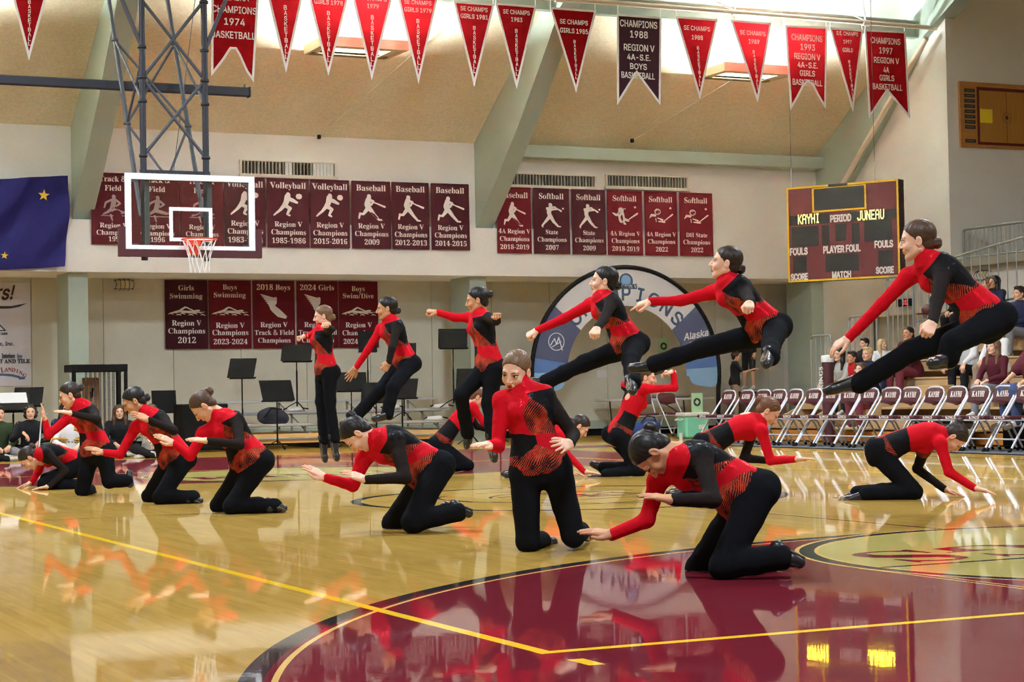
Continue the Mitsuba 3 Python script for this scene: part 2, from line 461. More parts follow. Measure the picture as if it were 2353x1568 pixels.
class Spine:
    """A tube with elliptic stations along a polyline: centre, lateral axis, half width, half depth."""

    def __init__(self, pts, lat, w, d, cap=0.07):
        self.p, self.w, self.d, self.cap = np.asarray(pts, float), np.asarray(w, float), np.asarray(d, float), cap
        n = len(self.p)
        t = np.gradient(self.p, axis=0)
        self.t = t / np.linalg.norm(t, axis=1, keepdims=True)
        l = np.array([unit(x - (x @ k) * k) for x, k in zip(np.asarray(lat, float), self.t)])
        self.l, self.f = l, np.cross(l, self.t) * -1                      # front = up x left ... lateral points to the figure's left
        self.f = np.cross(self.l, self.t)
        self.s = np.linspace(0, 1, n)

    def local(self, p):
        n = len(self.p)
        best, bt = np.full(len(p), 1e9), np.zeros(len(p))
        for i in range(n - 1):
            d = self.p[i + 1] - self.p[i]
            t = np.clip((p - self.p[i]) @ d / (d @ d), 0, 1)
            e = np.linalg.norm(p - self.p[i] - t[:, None] * d, axis=1)
            m = e < best
            best, bt = np.where(m, e, best), np.where(m, i + t, bt)
        i = np.minimum(bt.astype(int), n - 2)
        a = bt - i
        L = lambda q: q[i] * (1 - a)[:, None] + q[i + 1] * a[:, None]
        c, l, f, t = L(self.p), L(self.l), L(self.f), L(self.t)
        q = p - c
        w = self.w[i] * (1 - a) + self.w[i + 1] * a
        dd = self.d[i] * (1 - a) + self.d[i + 1] * a
        return (q * l).sum(1), (q * f).sum(1), (q * t).sum(1), bt / (n - 1), w, dd

    def prim(self, grow=0.0):
        def f(p):
            x, y, z, _, w, d = self.local(p)
            w, d = w + grow, d + grow
            k = np.sqrt((x / w) ** 2 + (y / d) ** 2 + (z / (self.cap + grow)) ** 2)
            g = np.sqrt((x / w ** 2) ** 2 + (y / d ** 2) ** 2 + (z / (self.cap + grow) ** 2) ** 2)
            return np.where(g < 1e-9, -0.05, k * (k - 1) / np.maximum(g, 1e-9))
        r = max(self.w.max(), self.d.max()) + grow
        return f, self.p.min(0) - r, self.p.max(0) + r


def field(prims, h, pad=0.03, kdef=0.03):
    """prims: (f, lo, hi)[, k, group, sign]. Returns (values, owners, origin)."""
    lo = np.min([q[0][1] for q in prims if q[3] > 0], 0) - pad
    hi = np.max([q[0][2] for q in prims if q[3] > 0], 0) + pad
    n = np.ceil((hi - lo) / h).astype(int) + 1
    V = np.full(n, 0.2)
    W = np.zeros(n, np.int8)
    for (f, a, b), k, grp, sign in prims:
        m = pad + k
        i0 = np.maximum(np.floor((a - m - lo) / h).astype(int), 0)
        i1 = np.minimum(np.ceil((b + m - lo) / h).astype(int) + 1, n)
        if (i1 <= i0).any():
            continue
        ax = [lo[c] + h * np.arange(i0[c], i1[c]) for c in range(3)]
        P = np.stack(np.meshgrid(*ax, indexing='ij'), -1).reshape(-1, 3)
        d = f(P).reshape(tuple(i1 - i0))
        s = tuple(slice(x, y) for x, y in zip(i0, i1))
        v = V[s]
        if sign > 0:
            W[s] = np.where(d < v, grp, W[s])
            t = np.clip(0.5 + 0.5 * (v - d) / k, 0, 1)
            V[s] = v * (1 - t) + d * t - k * t * (1 - t)
        else:
            d = -d
            t = np.clip(0.5 - 0.5 * (v - d) / k, 0, 1)
            V[s] = v * (1 - t) + d * t + k * t * (1 - t)
    return V, W, lo


def nets(V, lo, h, iso=0.0):
    """Surface nets: a closed quad mesh of the level set."""
    V = V - iso
    I = V < 0
    n = np.array(V.shape)
    c = np.zeros(n - 1, np.int8)
    for dx in (0, 1):
        for dy in (0, 1):
            for dz in (0, 1):
                c += I[dx:n[0] - 1 + dx, dy:n[1] - 1 + dy, dz:n[2] - 1 + dz]
    cells = np.argwhere((c > 0) & (c < 8))
    idx = np.full(n - 1, -1, np.int64)
    idx[tuple(cells.T)] = np.arange(len(cells))
    acc, cnt = np.zeros((len(cells), 3)), np.zeros(len(cells))
    for ax in range(3):
        o = np.eye(3, dtype=int)[ax]
        others = [a for a in range(3) if a != ax]
        for d1 in (0, 1):
            for d2 in (0, 1):
                b = cells.copy()
                b[:, others[0]] += d1
                b[:, others[1]] += d2
                v0, v1 = V[tuple(b.T)], V[tuple((b + o).T)]
                m = (v0 < 0) != (v1 < 0)
                t = np.where(m, v0 / np.where(m, v0 - v1, 1), 0)
                q = b + t[:, None] * o
                acc[m] += q[m]
                cnt[m] += 1
    P = lo + h * acc / np.maximum(cnt, 1)[:, None]
    F = []
    for ax in range(3):
        u, w = (ax + 1) % 3, (ax + 2) % 3
        s0, s1 = [slice(None)] * 3, [slice(None)] * 3
        s0[ax], s1[ax] = slice(0, -1), slice(1, None)
        a, b = I[tuple(s0)], I[tuple(s1)]
        e = np.argwhere(a != b)
        e = e[(e[:, u] > 0) & (e[:, w] > 0) & (e[:, u] < n[u] - 1) & (e[:, w] < n[w] - 1)]
        inside = I[tuple(e.T)]
        eu, ew = np.eye(3, dtype=int)[u], np.eye(3, dtype=int)[w]
        q = np.stack([idx[tuple((e - eu - ew).T)], idx[tuple((e - ew).T)], idx[tuple(e.T)], idx[tuple((e - eu).T)]], 1)
        q = np.where(inside[:, None], q, q[:, ::-1])
        F.append(q)
    F = np.vstack(F)
    return P, F, cells


def skin(prims, h, pad=None):
    V, W, lo = field(prims, h, pad or max(0.03, 2.5 * h))
    P, F, cells = nets(V, lo, h)
    return P, F, W[tuple(cells.T)]


def tri(F):
    return F if F.shape[1] == 3 else np.vstack([F[:, [0, 1, 2]], F[:, [0, 2, 3]]])


def sub(P, F, keep):
    """The faces where keep is true, with their own vertices."""
    F = F[keep]
    used, inv = np.unique(F, return_inverse=True)
    return P[used], inv.reshape(F.shape), used


def normals_of(P, F):
    f = tri(F)
    n = np.zeros_like(P)
    c = np.cross(P[f[:, 1]] - P[f[:, 0]], P[f[:, 2]] - P[f[:, 0]])
    for k in range(3):
        np.add.at(n, f[:, k], c)
    return n / np.maximum(np.linalg.norm(n, axis=1, keepdims=True), 1e-12)


def shape(P, F, m, n=None, uv=None):
    """A shape dict with given normals (so that pieces cut from one surface shade as one)."""
    path = meshkit.write_ply((P, tri(F)), False, uv, None, normals=normals_of(P, F) if n is None else n)
    return {'type': 'ply', 'filename': path, 'face_normals': False, 'bsdf': {'type': 'ref', 'id': m}}


def solid(P, F):
    import manifold3d as mf
    return mf.Manifold(mf.Mesh(P.astype(np.float32), tri(F).astype(np.uint32)))


# ---- a head, built once: +y is where the face looks, +z the crown, +x its right
def head_prims(smile=False):
    S = []
    add = lambda q, k=0.012, s=1: S.append((q, k, 0, s))
    add(p_ell((0, -.016, .034), (.071, .090, .078)))
    add(p_ell((0, .026, -.018), (.057, .060, .082)), .02)
    for s in (-1, 1):
        add(p_cone((s * .047, -.004, -.050), (s * .017, .054, -.086), .020, .015), .022)
        add(p_ell((s * .034, .056, -.026), (.022, .020, .024)), .016)
    add(p_cone((0, .050, -.075), (0, .064, -.093), .024, .015), .016)
    add(p_cone((-.034, .071, .020), (.034, .071, .020), .011, .011), .014)
    for s in (-1, 1):
        add(p_ell((s * .031, .096, .003), (.016, .016, .011)), .010, -1)
    add(p_cone((0, .081, .010), (0, .101, -.026), .007, .010), .009)
    for s in (-1, 1):
        add(p_ell((s * .010, .092, -.031), (.008, .008, .006)), .006)
    add(p_ell((0, .076, -.055), (.023, .014, .013)), .010)
    if smile:
        add(p_ell((0, .092, -.0555), (.017, .010, .006)), .004, -1)
        for s in (-1, 1):
            add(p_ell((s * .036, .062, -.030), (.018, .018, .017)), .012)
    for s in (-1, 1):
        add(p_ell((s * .073, -.008, -.006), (.010, .018, .029)), .006)
        add(p_ell((s * .082, -.004, -.004), (.006, .010, .017)), .004, -1)
    add(p_cone((0, -.018, -.05), (0, -.028, -.115), .047, .044), .02)
    return S


HEADS = {}


def head_parts(smile):
    if smile not in HEADS:
        P, F, _ = skin(head_prims(smile), 0.0036, 0.014)
        HEADS[smile] = solid(P, F)
    return HEADS[smile]


def hairline(p):
    """Signed distance of the face window (negative where hair may grow)."""
    x, y, z = p[:, 0], p[:, 1], p[:, 2]
    a = (y - .070) * .80 + (z - .076) * -.60 + 0.7 * np.maximum(np.abs(x) - .058, 0)
    b = (-.014 + .91 * y - z) * .74
    return np.maximum(a, b)


HAIRS = {}


def hair_parts(style):
    """style: 'bun', 'low', 'high' (sleek with a bun), 'long', 'short'."""
    if style not in HAIRS:
        e, lo, hi = p_ell((0, -.017, .035), (.0755, .0955, .083))
        e2, lo2, hi2 = p_ell((0, -.046, -.018), (.058, .054, .062))
        lo, hi = np.minimum(lo, lo2), np.maximum(hi, hi2)

        def cap(p):
            g = np.maximum(np.minimum(e(p), e2(p)), hairline(p))
            g = g + 0.0009 * np.sin(p[:, 0] * 260 + 9 * np.sin(p[:, 1] * 30)) * (p[:, 2] > -.02)
            return g
        S = [((cap, lo, hi), .004, 0, 1)]
        if style in ('bun', 'low', 'high'):
            z = {'bun': .030, 'low': -.028, 'high': .080}[style]
            y = {'bun': -.118, 'low': -.104, 'high': -.098}[style]
            fb, lb, hb = p_ell((0, y, z), (.034, .030, .034))

            def bun(p):
                q = p - np.array([0, y, z])
                ang = np.arctan2(q[:, 2], q[:, 0])
                return fb(p) + .0022 * np.sin(ang * 5 + np.linalg.norm(q, axis=1) * 160)
            S.append(((bun, lb - .003, hb + .003), .006, 0, 1))
        elif style == 'short':
            S.append((p_ell((0, -.030, .052), (.080, .092, .078)), .02, 0, 1))
            S.append((p_ell((0, .040, .098), (.056, .040, .024)), .02, 0, 1))
        elif style == 'long':
            S.append((p_ell((0, -.030, .046), (.084, .094, .082)), .02, 0, 1))
            for s in (-1, 1):
                S.append((p_cone((s * .050, .030, .085), (s * .076, .022, .01), .026, .026), .02, 0, 1))
                S.append((p_cone((s * .070, -.010, .03), (s * .086, .000, -.11), .038, .034), .03, 0, 1))
                S.append((p_cone((s * .086, .000, -.11), (s * .088, .03, -.24), .034, .018), .03, 0, 1))
            S.append((p_cone((0, -.075, .02), (0, -.085, -.17), .060, .055), .03, 0, 1))
        elif style == 'curly':
            rng = np.random.default_rng(5)
            for q in rng.normal(0, 1, (46, 3)):
                q = unit(q)
                if q[1] > .55 and q[2] < .55 or q[2] < -.75:
                    continue
                S.append((p_ell(np.array([0, -.02, .01]) + q * (.080, .092, .098), (.030, .030, .030)), .01, 0, 1))
        P, F, _ = skin(S, 0.0040, 0.014)
        HAIRS[style] = (P, F)
    return HAIRS[style]


def bent(c, n=7):
    return np.asarray(c, float)


def face_bits(smile):
    """Brows, eyes with lids, lips, teeth in head space: list of (name, mesh)."""
    out = []
    for s in (-1, 1):
        out.append(('eyebrow', sweep([(s * .014, .0855, .0205), (s * .026, .0855, .0245), (s * .040, .0765, .0245), (s * .050, .063, .019)], [.0016, .0024, .0021, .0010], 6)))
    for s in (-1, 1):
        m = trimesh.creation.icosphere(2, 1.0)
        m.apply_scale((.0145, .0105, .0068 if not smile else .0058))
        m.apply_translation((s * .0305, .0755, .0035))
        out.append(('eye', m))
        i = trimesh.creation.icosphere(2, 1.0)
        i.apply_scale((.0058, .0040, .0058))
        i.apply_translation((s * .0305, .0835, .0036))
        out.append(('iris', i))
        out.append(('lashes', sweep([(s * .0150, .0800, .0030), (s * .0235, .0860, .0088), (s * .0335, .0850, .0098), (s * .0440, .0750, .0072), (s * .0500, .0690, .0080)], [.0010, .0019, .0023, .0022, .0010], 6)))
    if smile:
        out.append(('lips', cat(sweep([(-.024, .0745, -.0500), (-.012, .0865, -.0490), (0, .0895, -.0500), (.012, .0865, -.0490), (.024, .0745, -.0500)], [.0016, .0036, .0032, .0036, .0016], 7),
                                sweep([(-.024, .0745, -.0500), (-.013, .0840, -.0615), (0, .0875, -.0640), (.013, .0840, -.0615), (.024, .0745, -.0500)], [.0016, .0036, .0046, .0036, .0016], 7))))
        t = trimesh.creation.icosphere(2, 1.0)
        t.apply_scale((.0185, .0105, .0052))
        t.apply_translation((0, .0755, -.0545))
        out.append(('teeth', t))
    else:
        out.append(('lips', cat(sweep([(-.021, .0770, -.0555), (-.008, .0888, -.0515), (0, .0895, -.0528), (.008, .0888, -.0515), (.021, .0770, -.0555)], [.0014, .0036, .0032, .0036, .0014], 7),
                                sweep([(-.020, .0770, -.0560), (-.009, .0870, -.0600), (0, .0885, -.0612), (.009, .0870, -.0600), (.020, .0770, -.0560)], [.0014, .0040, .0046, .0040, .0014], 7))))
    return out


# ---- hands: wrist at the origin, fingers along +y, back of the hand +z; thumb on -x (a right hand seen from its back)
HANDS = {}


def hand_solid(pose, left):
    key = (pose, left)
    if key in HANDS:
        return HANDS[key]
    curl = {'flat': (6, 6, 5), 'soft': (18, 22, 14), 'fist': (82, 96, 62), 'point': (10, 8, 5), 'cup': (38, 42, 25), 'spread': (4, 6, 4)}[pose]
    S = []
    add = lambda q, k=.006: S.append((q, k, 0, 1))
    add(p_cone((0, -.010, 0), (0, .014, 0), .0215, .026), .012)
    spread = {'spread': 9.0, 'flat': 1.0, 'soft': 2.5}.get(pose, 1.5)
    fing = [(-.027, .082, .069, .0084), (-.009, .088, .077, .0088), (.010, .085, .071, .0084), (.027, .076, .056, .0074)]
    for i, (x, y, L, r) in enumerate(fing):
        add(p_cone((x * .62, .010, 0), (x, y, 0), .0145, .0115), .010)
        a = np.radians((i - 1.4) * spread)
        out = np.array([math.sin(a), math.cos(a), 0])
        q, ang = np.array([x, y, 0.0]), 0.0
        c3 = curl
        if pose == 'point' and i > 0:
            c3 = (55 + 8 * i, 70, 45)
        for j, (part, bend) in enumerate(zip((.46, .31, .23), c3)):
            ang += np.radians(bend + (3 * i if pose == 'soft' else 0))
            d = out * math.cos(ang) + np.array([0, 0, -1.0]) * math.sin(ang)
            e = q + d * L * part
            add(p_cone(q, e, r * (1 - .10 * j), r * (1 - .10 * (j + 1))), .003)
            q = e
    if pose == 'fist':
        th = [(-.024, .020, -.006), (-.040, .048, -.018), (-.026, .074, -.036), (-.004, .080, -.044)]
    elif pose == 'flat':
        th = [(-.022, .016, -.004), (-.042, .042, -.010), (-.047, .070, -.013), (-.044, .092, -.013)]
    else:
        th = [(-.022, .016, -.004), (-.046, .040, -.014), (-.060, .066, -.020), (-.064, .088, -.024)]
    for j in range(3):
        add(p_cone(th[j], th[j + 1], .0135 - .002 * j, .0115 - .0018 * j), .008 if j == 0 else .003)
    P, F, _ = skin(S, 0.0034, 0.011)
    if left:
        P = P * (-1, 1, 1)
        F = F[:, ::-1]
    HANDS[key] = solid(P, F)
    return HANDS[key]


def frame34(x, y, z, o, s=1.0):
    return np.column_stack([np.array(x) * s, np.array(y) * s, np.array(z) * s, o])


def moved(mesh, M):
    return trimesh.Trimesh(np.asarray(mesh.vertices) @ M[:, :3].T + M[:, 3], mesh.faces, process=False)
# ---------------------------------------------------------------- people: materials
SKINS = {'fair': rgb(232, 184, 158), 'light': rgb(222, 170, 138), 'tan': rgb(196, 142, 106), 'warm': rgb(206, 152, 118)}
for k, c in SKINS.items():
    mat('skin_' + k, c, 0.5, spec=0.35)
def strands(c):
    def f(p, n, uv):
        return mi.Color3f(c) * (0.55 + 0.95 * fbm(uv.x * 30, uv.y * 14, 1.0, 3))
    return f


HAIRC = {'black': rgb(24, 20, 19), 'dark': rgb(44, 31, 25), 'brown': rgb(74, 52, 38), 'light': rgb(112, 84, 60), 'red': rgb(104, 66, 42), 'blond': rgb(196, 166, 118)}
for k, c in HAIRC.items():
    mat('hair_' + k, proc(strands(c)), 0.45, spec=0.35)
mat('eye_white', rgb(226, 220, 214), 0.2)
mat('eye_dark', rgb(34, 24, 20), 0.2)
mat('lash_black', rgb(24, 18, 17), 0.6)
mat('brow_brown', rgb(62, 44, 34), 0.7)
mat('lip_red', rgb(140, 34, 36), 0.4)
mat('teeth_white', rgb(236, 230, 222), 0.3)
mat('jersey_red', rgb(200, 18, 34), 0.85, spec=0.08)
mat('jersey_black', rgb(20, 20, 23), 0.85, spec=0.08)
mat('mesh_black', rgb(36, 30, 29), 0.85, spec=0.08)
mat('trouser_black', rgb(20, 21, 25), 0.9, spec=0.06)
mat('shoe_leather', rgb(30, 31, 35), 0.35, spec=0.5)
mat('shoe_sole', rgb(96, 84, 66), 0.7)


def leotard_col(p, n, uv):
    """Costume print: u runs round the body (0 front, +0.5 the wearer's left), v from hem to neck."""
    u, v = uv.x, uv.y
    u = dr.select(u > 1, u - 2, u)
    au = dr.abs(u)
    red, black = mi.Color3f(rgb(198, 18, 34)), mi.Color3f(rgb(20, 20, 23))
    w = 0.045 * (fbm(u * 6, v * 9, 3.0, 2) - 0.5)
    st = dr.sin(v * 180 - u * 150 + 8.0 * noise(u * 8, v * 9, 1.0))
    fine = noise(u * 60 + v * 40, v * 120 - u * 30, 8.0)
    broad = noise(u * 9, v * 7, 6.0)
    stripe = st + (fine - 0.5) * 1.2 + (broad - 0.5) * 2.4 > 0.15
    tiger = dr.select(stripe, mi.Color3f(rgb(34, 22, 22)), mix(rgb(168, 34, 32), rgb(206, 84, 56), noise(u * 14, v * 22, 2.0)))
    c = red
    panel = (u > -0.09 + 0.30 * (v - 0.62) * (v - 0.62) * 4 + 0.10 * smoothstep(0.7, 0.95, v)) & (u < 0.66) & (v > 0.40 - 0.08 * dr.abs(u - 0.1) + w)
    c = dr.select(panel, tiger, c)
    # black yoke over the left shoulder running down the back to a point at the waist
    front_edge = 0.93 - 1.25 * dr.maximum(u - 0.05, 0) + w
    back_edge = 0.40 + 1.5 * dr.maximum(u - 0.62, 0) + w
    yoke = (u > 0.05) & (u < 0.97) & (v > front_edge) & (v > back_edge) & (v < 0.955)
    c = dr.select(yoke, black, c)
    # wearer's right: black wedge at the waist, striped hem rising to a peak in front
    wedge = (u < 0.04) & (u > -0.90) & (v < 0.40 - 0.20 * (u + 0.04) + w) & (v < 0.49) & (v > 0.05)
    c = dr.select(wedge, black, c)
    peak = dr.select(u < 0.02, 0.27 + 0.50 * (u - 0.02), 0.27 - 0.40 * (u - 0.02))
    hem = ((v < peak + w) & (u < 0.50)) | ((v < 0.17 + w) & (u < -0.30) & (u > -0.97))
    c = dr.select(hem, tiger, c)
    c = dr.select(v > 0.955, red, c)
    # keyhole in the upper back
    hole = ((1 - au) * (1 - au) / (0.11 * 0.11) + (v - 0.80) * (v - 0.80) / (0.085 * 0.085)) < 1
    return dr.select(hole, mi.Color3f(rgb(226, 178, 150)), c)


def sequins(uv):
    u, v = uv.x, uv.y
    return (cell_rand(dr.floor(u * 170), dr.floor(v * 190), 4.0) > 0.90) & (u > -0.1)


mat('leotard_print', proc(leotard_col), proc(lambda p, n, uv: dr.select(sequins(uv), mi.Float(0.22), mi.Float(0.8))), proc(lambda p, n, uv: dr.select(sequins(uv), mi.Float(0.85), mi.Float(0.0))), spec=0.12)


def cam_vec(v):
    """A direction given as (right, up, towards the viewer) of the hall seen from the seats."""
    return unit(v[0] * cr + v[1] * cu - v[2] * cf)


def torso(J, s, arch=0.03, grow=1.0):
    P, N = J['P'], J['N']
    L = np.linalg.norm(N - P)
    t = unit(N - P)
    lat0, lat1 = unit(J['IL'] - J['IR']), unit(J['SL'] - J['SR'])
    front = unit(np.cross(lat0 + lat1, t))
    fr = np.array([-.20, -.06, .10, .24, .42, .58, .76, .90, 1.0])
    w = np.array([.120, .158, .160, .142, .120, .128, .142, .138, .095]) * s * grow
    d = np.array([.095, .118, .112, .098, .088, .097, .104, .092, .070]) * s * grow
    pts, lat = [], []
    for f in fr:
        b = 4 * np.clip(f, 0, 1) * (1 - np.clip(f, 0, 1))
        pts.append(P + t * (L * f) - front * (arch * b))
        lat.append(lat0 * (1 - np.clip(f, 0, 1)) + lat1 * np.clip(f, 0, 1))
    return fr, np.array(pts), np.array(lat), w, d, front, t, L


def person_parts(t, J, s, o, h=0.013, hair='bun'):
    """The body and what it wears, as children of t. o: the look."""
    import manifold3d as mf
    J = {k: np.array(v, float) for k, v in J.items()}
    fr, pts, lat, w, d, front, up, L = torso(J, s, o.get('arch', 0.03), o.get('grow', 1.0))
    fat = o.get('fat', 1.0)
    skinm = 'skin_' + o.get('skin', 'light')
    for a in 'RL':
        J['I' + a] = J['I' + a] - up * 0.035 * s
    # head frame
    e1 = unit(J['F'] - J['H'])
    z0 = J['U'] - J['H'] if 'U' in J else J['H'] - J['N']
    hx = unit(np.cross(e1, z0))
    hz = np.cross(hx, e1)
    hy, hz = 0.968 * e1 + 0.25 * hz, 0.968 * hz - 0.25 * e1
    hs = o.get('head', 1.03) * s
    HM = frame34(hx, hy, hz, J['H'], hs)
    # body: one surface
    S = []
    add = lambda q, k=.03, g=0: S.append((q, k, g, 1))
    sp = Spine(pts, lat, w * .95, d * .95, .06)
    add(sp.prim(-.006))
    add(p_cone(J['N'], J['H'] - hz * .06 * hs - hy * .015 * hs, .047 * s, .045 * s), .03)
    for a in 'RL':
        add(p_cone(J['N'] - up * .035 * s, J['S' + a], .046 * s, .040 * s))
        add(p_cone(J['S' + a], J['E' + a], .040 * s, .032 * s))
        add(p_cone(J['E' + a], J['W' + a], .033 * s, .0215 * s), .02)
        add(p_cone(J['I' + a], J['K' + a], .074 * s, .048 * s))
        add(p_cone(J['K' + a], J['A' + a], .048 * s, .034 * s), .025)
        add(p_cone(J['A' + a], J['O' + a], .030 * s, .020 * s), .02)
    P, F, _ = skin(S, 0.019, .05)
    B = solid(P, F) + head_parts(o.get('smile', False)).transform(HM)
    for a in 'RL':
        y = unit(J['T' + a] - J['W' + a])
        dz = cam_vec(o['d' + a]) if 'd' + a in o else np.array([0, 0, 1.0])
        dz = unit(dz - y * (dz @ y))
        B = B + hand_solid(o.get('h' + a, 'flat'), a == 'L').transform(frame34(np.cross(y, dz), y, dz, J['W' + a], s))
    m = B.to_mesh()
    BP, BF = np.array(m.vert_properties[:, :3], float), np.array(m.tri_verts)
    if B.status() != mf.Error.NoError or len(BF) < 100:
        raise RuntimeError(f'body {t}: {B.status()}')
    if 'dents' in o:
        BP = o['dents'](BP)
    body = numbered(t + '__body')
    scene[body] = shape(BP, BF, skinm)
    if o.get('face', True):
        for name, mesh in face_bits(o.get('smile', False)):
            if not o.get('eyes', True) and name in ('eye', 'iris'):
                continue
            obj(name, moved(mesh, HM), {'eyebrow': 'brow_brown', 'eye': 'eye_white', 'iris': 'eye_dark', 'lashes': 'lash_black', 'lips': o.get('lip', 'lip_red'), 'teeth': 'teeth_white'}[name], body, True)
    if hair:
        HP, HF = hair_parts(hair)
        huv = np.column_stack([np.abs(np.arctan2(HP[:, 0], HP[:, 2] + .02)), HP[:, 1] * 3 + (HP[:, 2] < -.03) * 0])
        scene[numbered(t + '__hair')] = shape(HP @ HM[:, :3].T + HM[:, 3], HF, 'hair_' + o.get('hairc', 'dark'), uv=huv)
    return J, HM, (fr, pts, lat, w, d, front, up, L), fat


def dancer(name_label, J, o):
    t = thing('person', name_label, 'person', o.get('group'))
    s, h = o.get('s', 1.0), o.get('h', 0.012)
    J, HM, (fr, pts, lat, w, d, front, up, L), fat = person_parts(t, J, s, o, h, o.get('hair', 'bun'))
    # leotard: bodice, sleeves, collar from one surface
    S = []
    add = lambda q, k=.028, g=1: S.append((q, k, g, 1))
    i0 = 1
    sp = Spine(pts[i0:], lat[i0:], w[i0:] * fat, d[i0:] * fat, .05)
    add(sp.prim(.004))
    lt = unit(J['SL'] - J['SR'])
    fr2 = unit(np.cross(lt, up))
    for q in (-1, 1):
        add(p_ell(pts[6] + fr2 * .070 * s + lt * q * .058 * s - up * .012, np.array([.056, .056, .056]) * s * fat), .03)
    for a, g in (('R', 2), ('L', 3)):
        add(p_cone(J['N'] - up * .040 * s, J['S' + a], .052 * s, .051 * s * fat), .035, g if a == 'R' else 1)
        add(p_cone(J['S' + a], J['E' + a], .0475 * s * fat, .0370 * s * fat), .03, g)
        add(p_cone(J['E' + a], J['W' + a], .0375 * s * fat, .0295 * s), .018, g)
    nk = unit(J['H'] - J['N'])
    add(p_cone(J['N'] + nk * .004, J['N'] + nk * .066 * s, .063 * s, .0545 * s), .02, 4)
    P, F, W = skin(S, h)
    # cloth: small pull folds at the elbows and waist
    N = normals_of(P, F)
    P = P + N * (0.004 * (meshkit.fbm(P * np.array([17, 17, 30]), 2, 3) - .5) + 0.003 * (meshkit.noise(P * 42, 5) - .5))[:, None]
    N = normals_of(P, F)
    fw = np.array([np.bincount(r, minlength=5).argmax() for r in W[F]])
    lx, ly, lz, bt, _, _ = sp.local(P)
    u = np.arctan2(lx, ly) / np.pi
    v = np.interp(bt * (len(pts) - i0 - 1), np.arange(len(pts) - i0), fr[i0:])
    v = v + np.where((bt <= 1e-6) | (bt >= 1 - 1e-6), lz / L, 0)
    leo = numbered(t + '__leotard')
    # bodice with the seam of u at the back opened
    p, f, used = sub(P, F, (fw == 1) | (fw == 0))
    uu, vv, nn = u[used], v[used], N[used]
    wrap = (uu[f].max(1) - uu[f].min(1)) > 1
    fr_, vs = f.copy(), []
    extra = {}
    for i in np.nonzero(wrap)[0]:
        for c in range(4):
            k = f[i, c]
            if uu[k] < 0:
                if k not in extra:
                    extra[k] = len(p) + len(extra)
                fr_[i, c] = extra[k]
    if extra:
        ks = np.array(list(extra))
        p, nn, uu, vv = np.vstack([p, p[ks]]), np.vstack([nn, nn[ks]]), np.concatenate([uu, uu[ks] + 2]), np.concatenate([vv, vv[ks]])
    scene[leo] = shape(p, fr_, 'leotard_print', nn, np.column_stack([uu, vv]))
    for g, nm, m, lb in ((2, 'sleeve', 'jersey_red', 'red sleeve'), (3, 'sleeve', 'mesh_black', 'sheer black sleeve'), (4, 'collar', 'jersey_red', 'red high collar')):
        p, f, used = sub(P, F, fw == g)
        if len(f):
            k = numbered(f'{leo}__{nm}')
            scene[k] = shape(p, f, m, N[used])
            tag(k, lb)
    # trousers with a little flare
    S = []
    add = lambda q, k=.03: S.append((q, k, 0, 1))
    add(Spine(pts[:3], lat[:3], w[:3] * .985 * fat, d[:3] * .99 * fat, .05).prim(0))
    lat0 = unit(J['IL'] - J['IR'])
    f0 = unit(np.cross(lat0, up))
    for a, q in (('R', -1), ('L', 1)):
        add(p_ell(J['I' + a] - f0 * .040 * s - up * .005, np.array([.088, .088, .088]) * s * fat), .03)
        add(p_cone(J['I' + a], J['K' + a], .088 * s * fat, .066 * s * fat), .03)
        mid = J['K' + a] * .45 + J['A' + a] * .55
        add(p_cone(J['K' + a], mid, .064 * s * fat, .058 * s), .025)
        add(p_cone(mid, J['A' + a], .058 * s, .062 * s), .025)
    P, F, _ = skin(S, h * 1.15)
    N = normals_of(P, F)
    P = P + N * (0.012 * (meshkit.fbm(P * 13, 3, 9) - .5))[:, None]
    P[:, 2] = np.maximum(P[:, 2], 0.004) if o.get('ground', True) else P[:, 2]
    k = numbered(t + '__trousers')
    scene[k] = shape(P, F, 'trouser_black')
    for a in 'RL':
        shoe(t, J, a, s, o)
    return t


def shoe(t, J, a, s, o, m='shoe_leather'):
    y = unit(J['O' + a] - J['A' + a])
    sh = unit(J['A' + a] - J['K' + a])
    dn = sh - y * (sh @ y)
    dn = unit(dn) if np.linalg.norm(dn) > .25 else unit(np.cross(y, unit(J['IL'] - J['IR']) if a else y))
    A, O = J['A' + a], J['O' + a]
    S = []
    add = lambda q, k=.02: S.append((q, k, 0, 1))
    heel = A + dn * .035 * s - y * .035 * s
    add(p_cone(A - sh * .02, heel, .037 * s, .031 * s))
    add(p_cone(heel, O + dn * .022 * s, .029 * s, .023 * s))
    add(p_cone(A, O + dn * .012 * s, .036 * s, .022 * s))
    add(p_ell(O + dn * .018 * s - y * .035 * s, np.array([.036, .036, .030]) * s))
    P, F, _ = skin(S, .0085, .028)
    if o.get('ground', True):
        P[:, 2] = np.maximum(P[:, 2], 0.002)
    k = numbered(t + '__shoe')
    scene[k] = shape(P, F, m)
    # sole: the underside skin, a thin plate
    side = np.cross(y, dn)
    n = 14
    ang = np.linspace(0, 2 * np.pi, n, endpoint=False)
    c = (heel + O) / 2 + dn * .034 * s
    half = np.linalg.norm(O - heel) / 2 + .012 * s
    ring = np.array([c + y * (half * math.cos(q)) + side * ((.026 if math.cos(q) < 0 else .031) * s * math.sin(q)) for q in ang])
    sole = trimesh.convex.convex_hull(np.vstack([ring, ring - dn * .006]))
    if o.get('ground', True):
        v = np.array(sole.vertices)
        v[:, 2] = np.maximum(v[:, 2], .001)
        sole = trimesh.Trimesh(v, sole.faces, process=False)
    obj('sole', sole, 'shoe_sole', k)
